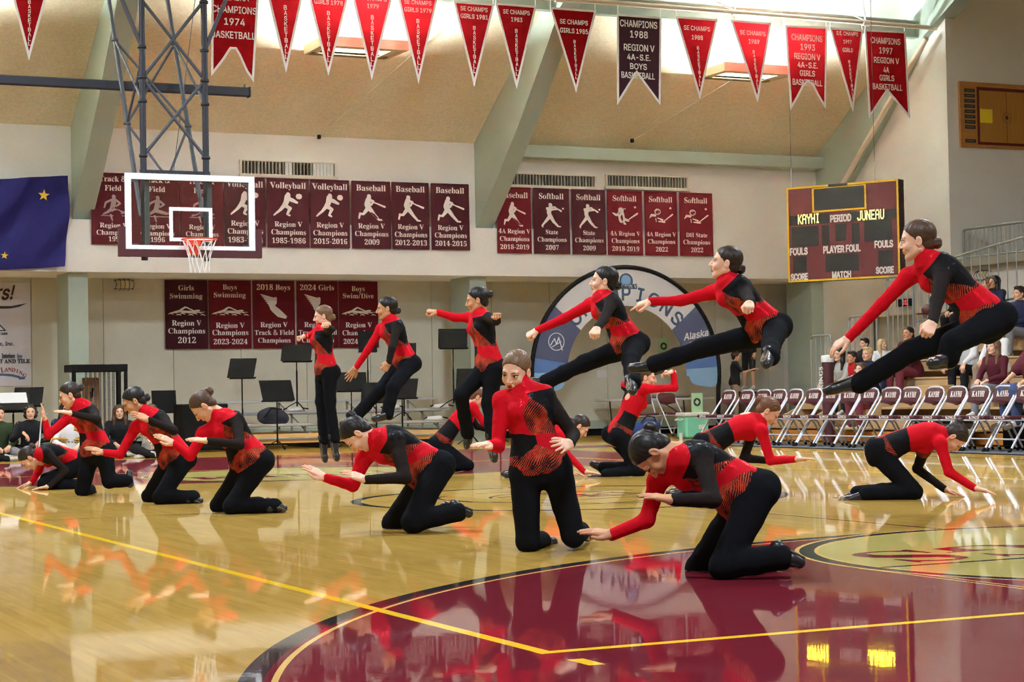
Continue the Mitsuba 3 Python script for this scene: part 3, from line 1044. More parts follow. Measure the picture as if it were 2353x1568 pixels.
# ---------------------------------------------------------------- the dancers: joints in metres (P hip centre, N neck, H head, F nose, U crown; S E W T arm, I K A O leg)
DANCERS = [
 ('dancer crouched lowest at the far left with both palms flat on the floor',
  dict(P=(-2.996, 5.098, 0.239), N=(-3.369, 5.178, 0.347), H=(-3.463, 5.195, 0.315), F=(-3.488, 5.197, 0.214), U=(-3.527, 5.208, 0.332), SR=(-3.310, 5.318, 0.283), ER=(-3.293, 5.558, 0.173), WR=(-3.368, 5.568, 0.052), TR=(-3.506, 5.593, 0.012), SL=(-3.332, 5.018, 0.369), EL=(-3.146, 4.971, 0.185), WL=(-3.328, 4.930, 0.033), TL=(-3.446, 4.953, 0.021), IR=(-2.987, 5.182, 0.214), KR=(-3.233, 5.470, 0.086), AR=(-2.961, 5.407, 0.023), OR=(-2.870, 5.385, 0.004), IL=(-3.005, 5.014, 0.264), KL=(-3.345, 5.050, 0.057), AL=(-3.070, 4.988, 0.026), OL=(-2.981, 4.967, 0.015)),
  {'eyes': False, 'skin': 'light', 'hairc': 'dark', 'hair': 'bun', 'arch': 0.05, 'h': 0.014}),
 ('kneeling dancer with one shoe in the air and hands by her chin, at left',
  dict(P=(-3.207, 3.407, 0.419), N=(-3.340, 3.438, 0.845), H=(-3.432, 3.458, 0.941), F=(-3.515, 3.476, 0.881), U=(-3.490, 3.470, 1.004), SR=(-3.422, 3.529, 0.735), ER=(-3.611, 3.565, 0.569), WR=(-3.637, 3.572, 0.707), TR=(-3.649, 3.575, 0.801), SL=(-3.263, 3.303, 0.790), EL=(-3.273, 3.050, 0.712), WL=(-3.488, 3.098, 0.773), TL=(-3.583, 3.119, 0.793), IR=(-3.256, 3.478, 0.400), KR=(-3.319, 3.476, 0.060), AR=(-3.169, 3.846, 0.033), OR=(-3.093, 4.014, 0.016), IL=(-3.158, 3.337, 0.438), KL=(-3.103, 3.311, 0.130), AL=(-2.952, 3.273, 0.140), OL=(-2.943, 3.274, 0.212)),
  {'eyes': False, 'skin': 'light', 'hairc': 'dark', 'hair': 'bun', 'dR': (1, 0.1, -0.2), 'dL': (0.1, 1, 0.2), 'hL': 'flat', 'h': 0.014}),
 ('kneeling dancer with blond-tipped bun, left hand covering her face',
  dict(P=(-2.950, 1.607, 0.375), N=(-3.165, 1.666, 0.760), H=(-3.274, 1.694, 0.873), F=(-3.365, 1.715, 0.775), U=(-3.336, 1.709, 0.940), SR=(-3.241, 1.770, 0.657), ER=(-3.372, 1.795, 0.422), WR=(-3.508, 1.828, 0.442), TR=(-3.659, 1.864, 0.501), SL=(-3.078, 1.533, 0.715), EL=(-3.046, 1.287, 0.623), WL=(-3.265, 1.247, 0.715), TL=(-3.412, 1.285, 0.788), IR=(-2.995, 1.677, 0.348), KR=(-3.090, 1.924, 0.048), AR=(-2.777, 1.835, 0.028), OR=(-2.714, 1.816, 0.015), IL=(-2.906, 1.536, 0.402), KL=(-3.109, 1.493, 0.060), AL=(-2.850, 1.418, 0.053), OL=(-2.788, 1.400, 0.035)),
  {'eyes': False, 'skin': 'tan', 'hairc': 'black', 'hair': 'low', 'dR': (0.1, 0.9, 0.4), 'dL': (0.4, 0.7, 0.6), 'h': 0.0135}),
 ('kneeling dancer with brown bun in front of the music stands, palms stacked before her chest',
  dict(P=(-2.879, -0.271, 0.391), N=(-3.085, -0.205, 0.743), H=(-3.211, -0.168, 0.824), F=(-3.255, -0.157, 0.706), U=(-3.295, -0.144, 0.871), SR=(-3.214, -0.170, 0.621), ER=(-3.312, -0.147, 0.446), WR=(-3.432, -0.112, 0.547), TR=(-3.553, -0.079, 0.619), SL=(-3.000, -0.345, 0.721), EL=(-3.040, -0.528, 0.533), WL=(-3.274, -0.492, 0.568), TL=(-3.398, -0.457, 0.586), IR=(-2.940, -0.219, 0.353), KR=(-3.042, 0.024, 0.052), AR=(-2.747, -0.071, 0.054), OR=(-2.689, -0.087, 0.093), IL=(-2.819, -0.322, 0.429), KL=(-3.031, -0.279, 0.060), AL=(-2.724, -0.381, 0.052), OL=(-2.654, -0.404, 0.045)),
  {'eyes': False, 'skin': 'light', 'hairc': 'brown', 'hair': 'bun', 'dR': (0.3, 0.8, 0.5), 'dL': (0.1, 1, 0.3), 'h': 0.013}),
 ('kneeling dancer folded forward with a high dark bun, right arm stretched out low',
  dict(P=(-2.535, -2.953, 0.382), N=(-2.831, -2.832, 0.594), H=(-2.952, -2.786, 0.635), F=(-2.970, -2.783, 0.518), U=(-3.022, -2.760, 0.636), SR=(-2.873, -2.714, 0.480), ER=(-2.950, -2.694, 0.300), WR=(-3.173, -2.782, 0.361), TR=(-3.292, -2.738, 0.447), SL=(-2.762, -2.988, 0.590), EL=(-2.757, -3.130, 0.358), WL=(-2.992, -3.041, 0.351), TL=(-3.117, -2.992, 0.403), IR=(-2.553, -2.876, 0.337), KR=(-2.638, -2.608, 0.037), AR=(-2.289, -2.754, 0.102), OR=(-2.211, -2.790, 0.091), IL=(-2.517, -3.030, 0.427), KL=(-2.706, -3.113, 0.071), AL=(-2.439, -3.226, 0.130), OL=(-2.380, -3.254, 0.104)),
  {'eyes': False, 'skin': 'fair', 'hairc': 'black', 'hair': 'high', 'dR': (0.3, 0.8, 0.5), 'dL': (0.3, 0.8, 0.5), 'arch': 0.05, 'fat': 1.08, 'h': 0.012, 'smile': True}),
 ('dancer kneeling upright in the middle, facing the camera with eyes lowered',
  dict(P=(-2.639, -4.835, 0.480), N=(-2.711, -4.801, 0.899), H=(-2.750, -4.784, 1.004), F=(-2.821, -4.834, 0.945), U=(-2.791, -4.833, 1.099), SR=(-2.824, -4.748, 0.845), ER=(-2.877, -4.800, 0.591), WR=(-3.020, -4.992, 0.602), TR=(-3.159, -5.079, 0.614), SL=(-2.605, -4.853, 0.874), EL=(-2.471, -4.927, 0.647), WL=(-2.592, -5.130, 0.602), TL=(-2.733, -5.214, 0.587), IR=(-2.718, -4.797, 0.466), KR=(-2.719, -4.831, 0.060), AR=(-2.482, -4.511, 0.022), OR=(-2.342, -4.390, 0.022), IL=(-2.561, -4.872, 0.494), KL=(-2.491, -4.942, 0.084), AL=(-2.276, -4.604, 0.077), OL=(-2.148, -4.485, 0.019)),
  {'skin': 'fair', 'hairc': 'light', 'hair': 'bun', 'dR': (-0.1, 0.95, 0.3), 'dL': (0.2, 0.5, 0.9), 'hL': 'spread', 'hR': 'flat', 'h': 0.01, 'arch': 0.0}),
 ('nearest kneeling dancer with black bun, on the maroon floor',
  dict(P=(-2.492, -6.729, 0.368), N=(-2.762, -6.565, 0.544), H=(-2.854, -6.512, 0.582), F=(-2.847, -6.520, 0.487), U=(-2.911, -6.480, 0.595), SR=(-2.783, -6.430, 0.452), ER=(-2.840, -6.413, 0.261), WR=(-2.992, -6.338, 0.192), TR=(-3.119, -6.270, 0.221), SL=(-2.708, -6.719, 0.570), EL=(-2.756, -6.891, 0.374), WL=(-2.915, -6.799, 0.376), TL=(-3.039, -6.728, 0.406), IR=(-2.497, -6.654, 0.322), KR=(-2.546, -6.401, 0.016), AR=(-2.253, -6.585, 0.062), OR=(-2.192, -6.624, 0.079), IL=(-2.487, -6.804, 0.414), KL=(-2.671, -6.828, 0.060), AL=(-2.446, -6.970, 0.098), OL=(-2.382, -7.017, 0.058)),
  {'eyes': False, 'skin': 'tan', 'hairc': 'black', 'hair': 'bun', 'dR': (0.2, 1, 0.3), 'dL': (0.1, 1, 0.2), 'h': 0.01, 'arch': 0.06}),
 ('smallest leaping dancer, body straight with toes pointed down, at the left',
  dict(P=(-0.200, 5.413, 1.179), N=(-0.246, 5.413, 1.627), H=(-0.231, 5.402, 1.763), F=(-0.327, 5.437, 1.719), U=(-0.210, 5.390, 1.853), SR=(-0.245, 5.575, 1.595), ER=(-0.231, 5.837, 1.558), WR=(-0.354, 5.631, 1.554), TR=(-0.390, 5.644, 1.549), SL=(-0.224, 5.252, 1.598), EL=(-0.286, 4.994, 1.604), WL=(-0.413, 4.792, 1.626), TL=(-0.452, 4.717, 1.660), IR=(-0.206, 5.501, 1.178), KR=(-0.225, 5.507, 0.831), AR=(-0.206, 5.490, 0.406), OR=(-0.186, 5.475, 0.185), IL=(-0.194, 5.325, 1.180), KL=(-0.195, 5.324, 0.830), AL=(-0.154, 5.300, 0.422), OL=(-0.120, 5.280, 0.203)),
  {'skin': 'fair', 'hairc': 'light', 'hair': 'low', 'hL': 'fist', 'hR': 'fist', 'dL': (0, 1, 0.3), 'ground': False, 'smile': True, 'h': 0.013, 'arch': 0}),
 ('leaping dancer with legs split, hand reaching down, in front of the music stands',
  dict(P=(-0.200, 3.150, 1.212), N=(-0.327, 3.183, 1.625), H=(-0.358, 3.190, 1.741), F=(-0.460, 3.232, 1.702), U=(-0.365, 3.188, 1.830), SR=(-0.368, 3.323, 1.548), ER=(-0.492, 3.376, 1.337), WR=(-0.602, 3.421, 1.167), TR=(-0.658, 3.442, 1.092), SL=(-0.314, 3.033, 1.557), EL=(-0.420, 2.906, 1.350), WL=(-0.453, 2.922, 1.202), TL=(-0.491, 2.938, 1.142), IR=(-0.215, 3.237, 1.204), KR=(-0.475, 3.097, 0.935), AR=(-0.721, 3.186, 0.669), OR=(-0.824, 3.223, 0.596), IL=(-0.185, 3.064, 1.220), KL=(-0.429, 2.883, 0.959), AL=(-0.484, 2.902, 0.705), OL=(-0.651, 2.825, 0.682)),
  {'skin': 'tan', 'hairc': 'black', 'hair': 'low', 'hL': 'fist', 'hR': 'spread', 'dR': (0.7, 0.6, 0.4), 'dL': (0.5, 0.3, 0.8), 'ground': False, 'smile': True, 'h': 0.0125, 'arch': 0}),
 ('leaping dancer with both fists held out level, in front of the green column',
  dict(P=(-0.200, 1.131, 1.136), N=(-0.279, 1.146, 1.595), H=(-0.302, 1.150, 1.719), F=(-0.410, 1.200, 1.666), U=(-0.314, 1.150, 1.812), SR=(-0.288, 1.309, 1.571), ER=(-0.426, 1.369, 1.574), WR=(-0.569, 1.428, 1.622), TR=(-0.632, 1.454, 1.634), SL=(-0.272, 0.986, 1.557), EL=(-0.311, 0.727, 1.516), WL=(-0.405, 0.509, 1.549), TL=(-0.442, 0.427, 1.563), IR=(-0.204, 1.219, 1.135), KR=(-0.492, 1.109, 0.880), AR=(-0.365, 1.259, 0.532), OR=(-0.385, 1.265, 0.414), IL=(-0.196, 1.043, 1.136), KL=(-0.244, 1.063, 0.802), AL=(-0.219, 1.044, 0.481), OL=(-0.197, 1.026, 0.296)),
  {'skin': 'tan', 'hairc': 'black', 'hair': 'bun', 'hL': 'fist', 'hR': 'fist', 'dR': (0.2, 0.9, 0.4), 'dL': (0, 1, 0.3), 'ground': False, 'smile': True, 'h': 0.0125, 'arch': 0}),
 ('leaping dancer with right leg kicked out before the arch banner',
  dict(P=(-0.200, -1.437, 1.257), N=(-0.382, -1.361, 1.620), H=(-0.364, -1.378, 1.737), F=(-0.475, -1.319, 1.713), U=(-0.361, -1.386, 1.828), SR=(-0.386, -1.204, 1.569), ER=(-0.584, -1.099, 1.454), WR=(-0.764, -1.008, 1.371), TR=(-0.818, -0.981, 1.340), SL=(-0.375, -1.516, 1.564), EL=(-0.532, -1.681, 1.429), WL=(-0.683, -1.853, 1.355), TL=(-0.733, -1.911, 1.306), IR=(-0.198, -1.350, 1.248), KR=(-0.456, -1.214, 1.109), AR=(-0.729, -1.078, 0.968), OR=(-0.840, -1.024, 0.992), IL=(-0.202, -1.525, 1.266), KL=(-0.398, -1.837, 1.110), AL=(-0.558, -2.163, 0.942), OL=(-0.632, -2.314, 0.866)),
  {'skin': 'fair', 'hairc': 'black', 'hair': 'low', 'hL': 'fist', 'hR': 'fist', 'dR': (0.3, 0.9, 0.4), 'dL': (0, 0.8, 0.6), 'ground': False, 'smile': True, 'h': 0.0115, 'arch': 0.01}),
 ('leaping dancer laughing with open mouth, pointing left over the arch banner',
  dict(P=(-0.200, -3.389, 1.300), N=(-0.428, -3.268, 1.618), H=(-0.431, -3.277, 1.748), F=(-0.532, -3.215, 1.736), U=(-0.423, -3.291, 1.854), SR=(-0.439, -3.113, 1.555), ER=(-0.628, -3.000, 1.500), WR=(-0.811, -2.896, 1.501), TR=(-0.882, -2.856, 1.482), SL=(-0.360, -3.401, 1.539), EL=(-0.476, -3.636, 1.474), WL=(-0.606, -3.841, 1.443), TL=(-0.657, -3.910, 1.408), IR=(-0.211, -3.301, 1.283), KR=(-0.533, -3.105, 1.168), AR=(-0.816, -2.943, 1.065), OR=(-0.959, -2.865, 1.058), IL=(-0.189, -3.476, 1.317), KL=(-0.411, -3.788, 1.175), AL=(-0.633, -4.119, 1.086), OL=(-0.744, -4.256, 1.018)),
  {'skin': 'fair', 'hairc': 'dark', 'hair': 'low', 'hL': 'fist', 'hR': 'point', 'dR': (0.3, 0.9, 0.3), 'dL': (0, 0.8, 0.6), 'ground': False, 'smile': True, 'h': 0.0105, 'arch': 0.01}),
 ('largest leaping dancer at the right in front of the scoreboard and the chairs',
  dict(P=(-0.200, -5.705, 1.260), N=(-0.466, -5.528, 1.598), H=(-0.512, -5.505, 1.724), F=(-0.600, -5.436, 1.683), U=(-0.512, -5.513, 1.810), SR=(-0.485, -5.382, 1.523), ER=(-0.607, -5.284, 1.366), WR=(-0.766, -5.166, 1.170), TR=(-0.838, -5.115, 1.121), SL=(-0.465, -5.675, 1.524), EL=(-0.620, -5.815, 1.361), WL=(-0.763, -5.957, 1.231), TL=(-0.827, -5.984, 1.172), IR=(-0.193, -5.619, 1.242), KR=(-0.485, -5.396, 1.089), AR=(-0.733, -5.219, 0.904), OR=(-0.883, -5.116, 0.846), IL=(-0.207, -5.791, 1.278), KL=(-0.565, -5.873, 1.120), AL=(-0.585, -5.856, 1.038), OL=(-0.755, -5.928, 1.024)),
  {'skin': 'fair', 'hairc': 'brown', 'hair': 'low', 'hL': 'fist', 'hR': 'soft', 'dR': (0.3, 0.9, 0.4), 'dL': (0.2, 0.6, 0.8), 'ground': False, 'smile': True, 'h': 0.0095, 'arch': 0.02}),
 ('crouching dancer half hidden behind the leaping dancer with level fists',
  dict(P=(1.426, 6.059, 0.317), N=(1.775, 5.905, 0.729), H=(1.832, 5.880, 0.840), F=(1.892, 5.852, 0.757), SR=(1.708, 5.755, 0.730), ER=(1.812, 5.704, 0.549), WR=(1.959, 5.635, 0.487), TR=(2.048, 5.594, 0.530), SL=(1.731, 6.063, 0.745), EL=(1.863, 5.999, 0.501), WL=(2.012, 5.930, 0.453), TL=(2.136, 5.873, 0.496), IR=(1.378, 5.985, 0.321), KR=(1.670, 5.845, 0.060), AR=(1.381, 5.967, 0.036), OR=(1.271, 6.013, 0.024), IL=(1.473, 6.133, 0.312), KL=(1.783, 6.174, 0.063), AL=(1.490, 6.298, 0.054), OL=(1.392, 6.339, 0.026)),
  {'eyes': False, 'skin': 'light', 'hairc': 'red', 'hair': 'bun', 'h': 0.015, 'arch': 0.03}),
 ('crouching dancer hidden behind the upright kneeling dancer, only head and right arm showing',
  dict(P=(1.261, 3.344, 0.350), N=(1.573, 3.189, 0.517), H=(1.721, 3.113, 0.527), F=(1.771, 3.084, 0.420), SR=(1.471, 3.076, 0.454), ER=(1.523, 3.042, 0.256), WR=(1.680, 2.952, 0.068), TR=(1.762, 2.909, 0.060), SL=(1.656, 3.325, 0.473), EL=(1.623, 3.331, 0.193), WL=(1.678, 3.297, 0.059), TL=(1.737, 3.266, 0.044), IR=(1.219, 3.266, 0.350), KR=(1.355, 3.186, 0.060), AR=(1.080, 3.316, 0.065), OR=(0.984, 3.361, 0.067), IL=(1.302, 3.421, 0.351), KL=(1.511, 3.593, 0.056), AL=(1.242, 3.721, 0.061), OL=(1.144, 3.766, 0.063)),
  {'eyes': False, 'skin': 'light', 'hairc': 'dark', 'hair': 'low', 'h': 0.015, 'arch': 0.04}),
 ('dancer seen from behind with bent right arm raised over her eyes',
  dict(P=(2.202, 3.179, 0.449), N=(2.386, 3.077, 0.893), H=(2.464, 3.032, 1.021), F=(2.544, 2.987, 0.983), U=(2.446, 3.041, 1.123), SR=(2.385, 2.912, 0.899), ER=(2.645, 2.761, 0.907), WR=(2.635, 2.765, 1.072), TR=(2.529, 2.825, 1.075), SL=(2.328, 3.224, 0.939), EL=(2.556, 3.316, 1.039), WL=(2.709, 3.229, 1.080), TL=(2.785, 3.185, 1.092), IR=(2.204, 3.092, 0.437), KR=(2.340, 2.999, 0.060), AR=(2.035, 3.159, 0.023), OR=(1.882, 3.238, 0.004), IL=(2.200, 3.266, 0.462), KL=(2.414, 3.130, 0.083), AL=(2.082, 3.307, 0.089), OL=(1.988, 3.358, 0.149)),
  {'eyes': False, 'skin': 'light', 'hairc': 'brown', 'hair': 'low', 'h': 0.014, 'hR': 'cup', 'hL': 'cup', 'arch': -0.02, 'dR': (0, 1, 0), 'dL': (0, 1, 0)}),
 ('red-backed dancer crouched with chestnut bun in front of the folding chairs',
  dict(P=(0.998, -0.626, 0.416), N=(1.363, -0.855, 0.606), H=(1.423, -0.892, 0.692), F=(1.482, -0.933, 0.581), U=(1.419, -0.889, 0.767), SR=(1.290, -0.987, 0.540), ER=(1.342, -1.032, 0.287), WR=(1.508, -1.141, 0.296), TR=(1.588, -1.195, 0.301), SL=(1.420, -0.700, 0.604), EL=(1.325, -0.653, 0.302), WL=(1.495, -0.763, 0.276), TL=(1.603, -0.832, 0.327), IR=(0.953, -0.701, 0.414), KR=(1.074, -0.797, 0.060), AR=(0.787, -0.628, 0.053), OR=(0.666, -0.560, 0.032), IL=(1.044, -0.551, 0.419), KL=(1.210, -0.398, 0.088), AL=(0.964, -0.257, 0.045), OL=(0.850, -0.194, 0.023)),
  {'eyes': False, 'skin': 'light', 'hairc': 'red', 'hair': 'bun', 'h': 0.013, 'arch': 0.03}),
 ('red-backed dancer on hands and knees at the right with dark bun',
  dict(P=(1.718, -2.065, 0.369), N=(2.078, -2.340, 0.495), H=(2.152, -2.398, 0.475), F=(2.159, -2.408, 0.363), U=(2.206, -2.439, 0.527), SR=(1.976, -2.455, 0.437), ER=(2.017, -2.499, 0.215), WR=(2.161, -2.623, 0.089), TR=(2.264, -2.709, 0.055), SL=(1.967, -2.260, 0.375), EL=(2.050, -2.058, 0.226), WL=(2.210, -2.192, 0.062), TL=(2.310, -2.274, 0.022), IR=(1.669, -2.137, 0.366), KR=(1.842, -2.288, 0.060), AR=(1.546, -2.077, 0.044), OR=(1.386, -1.969, 0.007), IL=(1.768, -1.992, 0.373), KL=(2.030, -2.006, 0.071), AL=(1.686, -1.764, 0.036), OL=(1.537, -1.665, -0.022)),
  {'eyes': False, 'skin': 'light', 'hairc': 'dark', 'hair': 'high', 'h': 0.0125, 'arch': 0.04}),
]
for lab, J, o in DANCERS:
    dancer(lab, J, o)
# ---------------------------------------------------------------- maroon banners on the wall
mat('banner_maroon', rgb(74, 26, 34), 0.9, spec=0.15)
mat('banner_red', rgb(92, 24, 32), 0.9, spec=0.15)
mat('banner_plum', rgb(62, 26, 34), 0.9, spec=0.15)
mat('print_white', rgb(226, 220, 212), 0.8, spec=0.15)
mat('print_grey', rgb(150, 132, 130), 0.8, spec=0.15)


def limbs(segs, extra=()):
    """A flat figure from tapered strokes in a unit square."""
    out = []
    for pts, w in segs:
        ws = w if isinstance(w, (list, tuple)) else [w] * len(pts)
        for (a, b), (wa, wb) in zip(zip(pts[:-1], pts[1:]), zip(ws[:-1], ws[1:])):
            out.append(unary_union([Point(a).buffer(wa / 2), Point(b).buffer(wb / 2)]).convex_hull)
    return unary_union(out + list(extra)).simplify(.004)


def emblem(kind):
    if kind == 'volleyball':
        return limbs([([(.50, .92), (.52, .86)], .13), ([(.47, .84), (.44, .62), (.38, .52)], [.17, .18, .16]), ([(.48, .80), (.66, .72), (.80, .62)], [.10, .08, .07]), ([(.46, .74), (.64, .66), (.79, .60)], [.10, .07, .06]),
                      ([(.38, .52), (.24, .34), (.03, .14)], [.15, .10, .05]), ([(.03, .14), (.06, .18)], .05), ([(.40, .50), (.56, .40), (.46, .18)], [.15, .12, .07]), ([(.46, .18), (.54, .14)], .07)], [Point(.86, .84).buffer(.105)])
    if kind == 'baseball':
        return limbs([([(.42, .93), (.43, .90)], .14), ([(.40, .82), (.36, .62), (.40, .48)], [.17, .22, .18]), ([(.45, .80), (.58, .74), (.50, .60), (.42, .62)], [.09, .08, .07, .07]), ([(.50, .74), (.98, .54)], [.035, .075]), ([(.50, .62), (.56, .72)], .07),
                      ([(.38, .48), (.22, .26), (.10, .26)], [.16, .10, .07]), ([(.10, .28), (.06, .10)], [.08, .06]), ([(.44, .46), (.60, .24), (.76, .06)], [.16, .11, .08]), ([(.76, .06), (.86, .05)], .06)])
    if kind == 'softball':
        return limbs([([(.46, .93), (.47, .90)], .14), ([(.46, .80), (.40, .62), (.44, .46)], [.16, .16, .15]), ([(.48, .80), (.62, .84), (.68, .74)], [.09, .08, .07]), ([(.34, .78), (.36, .70), (.62, .74)], [.09, .08, .07]), ([(.60, .84), (.86, .68)], [.04, .07]),
                      ([(.44, .46), (.28, .26), (.14, .08)], [.15, .10, .06]), ([(.14, .08), (.16, .03)], .06), ([(.46, .46), (.58, .24), (.74, .06)], [.15, .11, .07]), ([(.74, .06), (.82, .05)], .06)], [Point(.93, .78).buffer(.04)])
    if kind == 'softball_bust':
        return limbs([([(.34, .80), (.36, .78)], .20), ([(.34, .66), (.38, .40)], [.24, .26]), ([(.30, .62), (.16, .58), (.04, .66)], [.12, .10, .05]), ([(.40, .44), (.62, .36)], [.14, .10]), ([(.58, .36), (.98, .66)], [.035, .075]), ([(.34, .34), (.50, .22)], [.14, .08]), ([(.46, .84), (.52, .84)], .04)],
                     [Point(.90, .92).buffer(.05)])
    if kind == 'softball_lines':
        ring = Point(.36, .76).buffer(.13).difference(Point(.37, .75).buffer(.095))
        g = limbs([([(.26, .60), (.12, .62), (.03, .50)], [.10, .10, .03]), ([(.28, .48), (.30, .34)], .03), ([(.36, .50), (.56, .42)], [.04, .08]), ([(.40, .36), (.64, .34)], [.05, .08]), ([(.60, .36), (.98, .66)], [.03, .065]), ([(.38, .70), (.46, .72)], .03), ([(.30, .80), (.44, .82)], .02)], [Point(.90, .92).buffer(.05), ring])
        return g
    if kind == 'swimmer':
        w = []
        rng = random.Random(4)
        for i in range(9):
            x = .02 + i * .105
            y = .30 + .07 * math.sin(i * 2.1)
            w.append(([(x, y), (x + .06, y + .05), (x + .13, y - .02)], [.02, .055, .02]))
        return limbs(w + [([(.10, .36), (.30, .46), (.60, .42), (.70, .44)], [.07, .13, .13, .08]), ([(.30, .46), (.47, .70), (.66, .52)], [.09, .07, .05]), ([(.70, .47), (.80, .50)], [.10, .12]), ([(.62, .38), (.96, .42)], [.07, .03])])
    if kind == 'wing':
        f = []
        for i in range(6):
            f.append(([(.56 - .02 * i, .74 - .055 * i), (.04 + .055 * i, .93 - .082 * i)], [.11, .035]))
        return limbs(f + [([(.56, .78), (.55, .62), (.46, .50)], [.12, .12, .10]), ([(.46, .44), (.62, .30), (.90, .10)], [.22, .24, .14]), ([(.44, .34), (.66, .12), (.92, .06)], [.08, .07, .06])])
    if kind == 'hurdler':
        return limbs([([(.52, .93), (.53, .90)], .15), ([(.52, .80), (.50, .62), (.44, .48)], [.18, .20, .17]), ([(.42, .80), (.22, .70), (.16, .52)], [.09, .08, .06]), ([(.60, .80), (.76, .68), (.62, .58)], [.09, .08, .06]), ([(.44, .46), (.26, .34), (.12, .28)], [.14, .10, .06]),
                      ([(.46, .44), (.86, .34), (.96, .36)], [.15, .11, .06]), ([(.04, .22), (.98, .22)], .035), ([(.40, .24), (.46, .03)], [.09, .05])])


def banner(name, label, lines, kind, x0, x1, z0, z1, Y, m, group, seed=0, size=1.0, dx=0.0):
    """A hanging cloth with printed lines (text, height fraction from the bottom, cap height fraction) and a figure."""
    w, h = x1 - x0, z1 - z0
    t = thing(name, label, 'banner', group)
    rng = random.Random(seed)
    a, b, c = rng.uniform(3, 7), rng.uniform(0, 6), rng.uniform(.004, .010)

    def warp(u, v):
        return c * (1 - v / h) * (np.sin(u * a / w + b) + .5 * np.sin(u * 2.3 * a / w + v * 3 + b)) + .012 * np.clip(1 - v / h, 0, 1)
    o = (x0, Y, z0)
    obj('cloth', sheet(w, h, 12, 10, warp, .004, o), m, t, True)
    ink = []
    for s, y, cap in lines:
        g = glyph(s, cap * h, True, squeeze=1.0)
        if g.bounds[2] - g.bounds[0] > .93 * w:
            g = glyph(s, cap * h, True, width=.93 * w)
        ink.append(at(g, w / 2 + dx, y * h))
    off = lambda u, v: .0035 + warp(u, v)
    for g in ink:
        obj('lettering', ext(g, .002, o, warp=off), 'print_white', t)
    if kind:
        k, y0, hh, ww = kind
        g = affinity.scale(emblem(k), ww * w, hh * h, origin=(0, 0))
        g = at(g, w * (1 - ww) / 2 + dx, y0 * h)
        obj('emblem', ext(g, .002, o, warp=off), 'print_grey' if k == 'hurdler' else 'print_white', t)
    # hems and hanging rod
    obj('hem', box(x0 + .01, x1 - .01, Y - .012, Y + .004, z1 - .02, z1 + .006), m, t)


UP = 'maroon banners on the upper wall'
ROWS = [
    ('Track & Field', '199', 'hurdler', .24, 1.00, 'maroon banner reading Track & Field, left of the backboard'),
    ('Track & Field', '1996', 'hurdler', 1.00, 1.77, 'maroon banner reading Track & Field 1996, behind the left half of the glass'),
    ('Track & Field', '1998', 'hurdler', 1.79, 2.57, 'maroon banner reading Track & Field, behind the white target square'),
    ('Volleyball', '1983-1984', 'volleyball', 2.59, 3.34, 'maroon banner reading Volleyball 1983-1984, behind the right edge of the backboard'),
    ('Volleyball', '1985-1986', 'volleyball', 3.37, 4.16, 'maroon banner reading Volleyball 1985-1986'),
    ('Volleyball', '2015-2016', 'volleyball', 4.18, 4.93, 'maroon banner reading Volleyball 2015-2016'),
    ('Baseball', '2009', 'baseball', 4.97, 5.73, 'maroon banner reading Baseball 2009'),
    ('Baseball', '2012-2013', 'baseball', 5.75, 6.49, 'maroon banner reading Baseball 2012-2013'),
    ('Baseball', '2014-2015', 'baseball', 6.53, 7.30, 'maroon banner reading Baseball 2014-2015'),
]
for i, (a, yr, k, x0, x1, lab) in enumerate(ROWS):
    if a == 'Track & Field':
        L = [('Track &', .885, .075), ('Field', .755, .075), ('Region V', .235, .068), ('Champions', .135, .068), (yr, .045, .065)]
        e = (k, .32, .38, .60)
    else:
        L = [(a, .86, .088), ('Region V', .30, .075), ('Champions', .185, .075), (yr, .06, .075)]
        e = (k, .41, .40, .72)
    banner('banner', lab, L, e, x0, x1, 3.555, 4.78, 18.265, 'banner_maroon' if i < 3 else 'banner_plum', UP, i)
for i, (a, b, yr, k, x0, x1, m, lab) in enumerate([
        ('Baseball', '4A Region V', '2018-2019', 'baseball', 7.87, 8.58, 'banner_red', 'maroon banner reading Baseball 2018-2019, partly behind the middle roof frame'),
        ('Softball', 'State', '2007', 'softball', 8.63, 9.39, 'banner_plum', 'maroon banner reading Softball State Champions 2007, left of the 2009 one'),
        ('Softball', 'State', '2009', 'softball', 9.44, 10.17, 'banner_plum', 'maroon banner reading Softball State Champions 2009, between two other softball banners'),
        ('Softball', '4A Region V', '2018-2019', 'softball_bust', 10.21, 10.98, 'banner_red', 'maroon banner reading Softball 4A Region V 2018-2019'),
        ('Softball', '4A Region V', '2022', 'softball_lines', 11.03, 11.76, 'banner_red', 'maroon banner reading Softball 4A Region V 2022'),
        ('Softball', 'DII State', '2022', 'softball_lines', 11.81, 12.57, 'banner_red', 'maroon banner reading Softball DII State 2022')]):
    banner('banner', lab, [(a, .84, .088), (b, .30, .068), ('Champions', .185, .070), (yr, .06, .070)], (k, .40, .38, .74 if 'soft' in k else .66), x0, x1, 3.515, 4.755, 18.265, m, UP, 20 + i)
LO = 'maroon banners under the overhang'
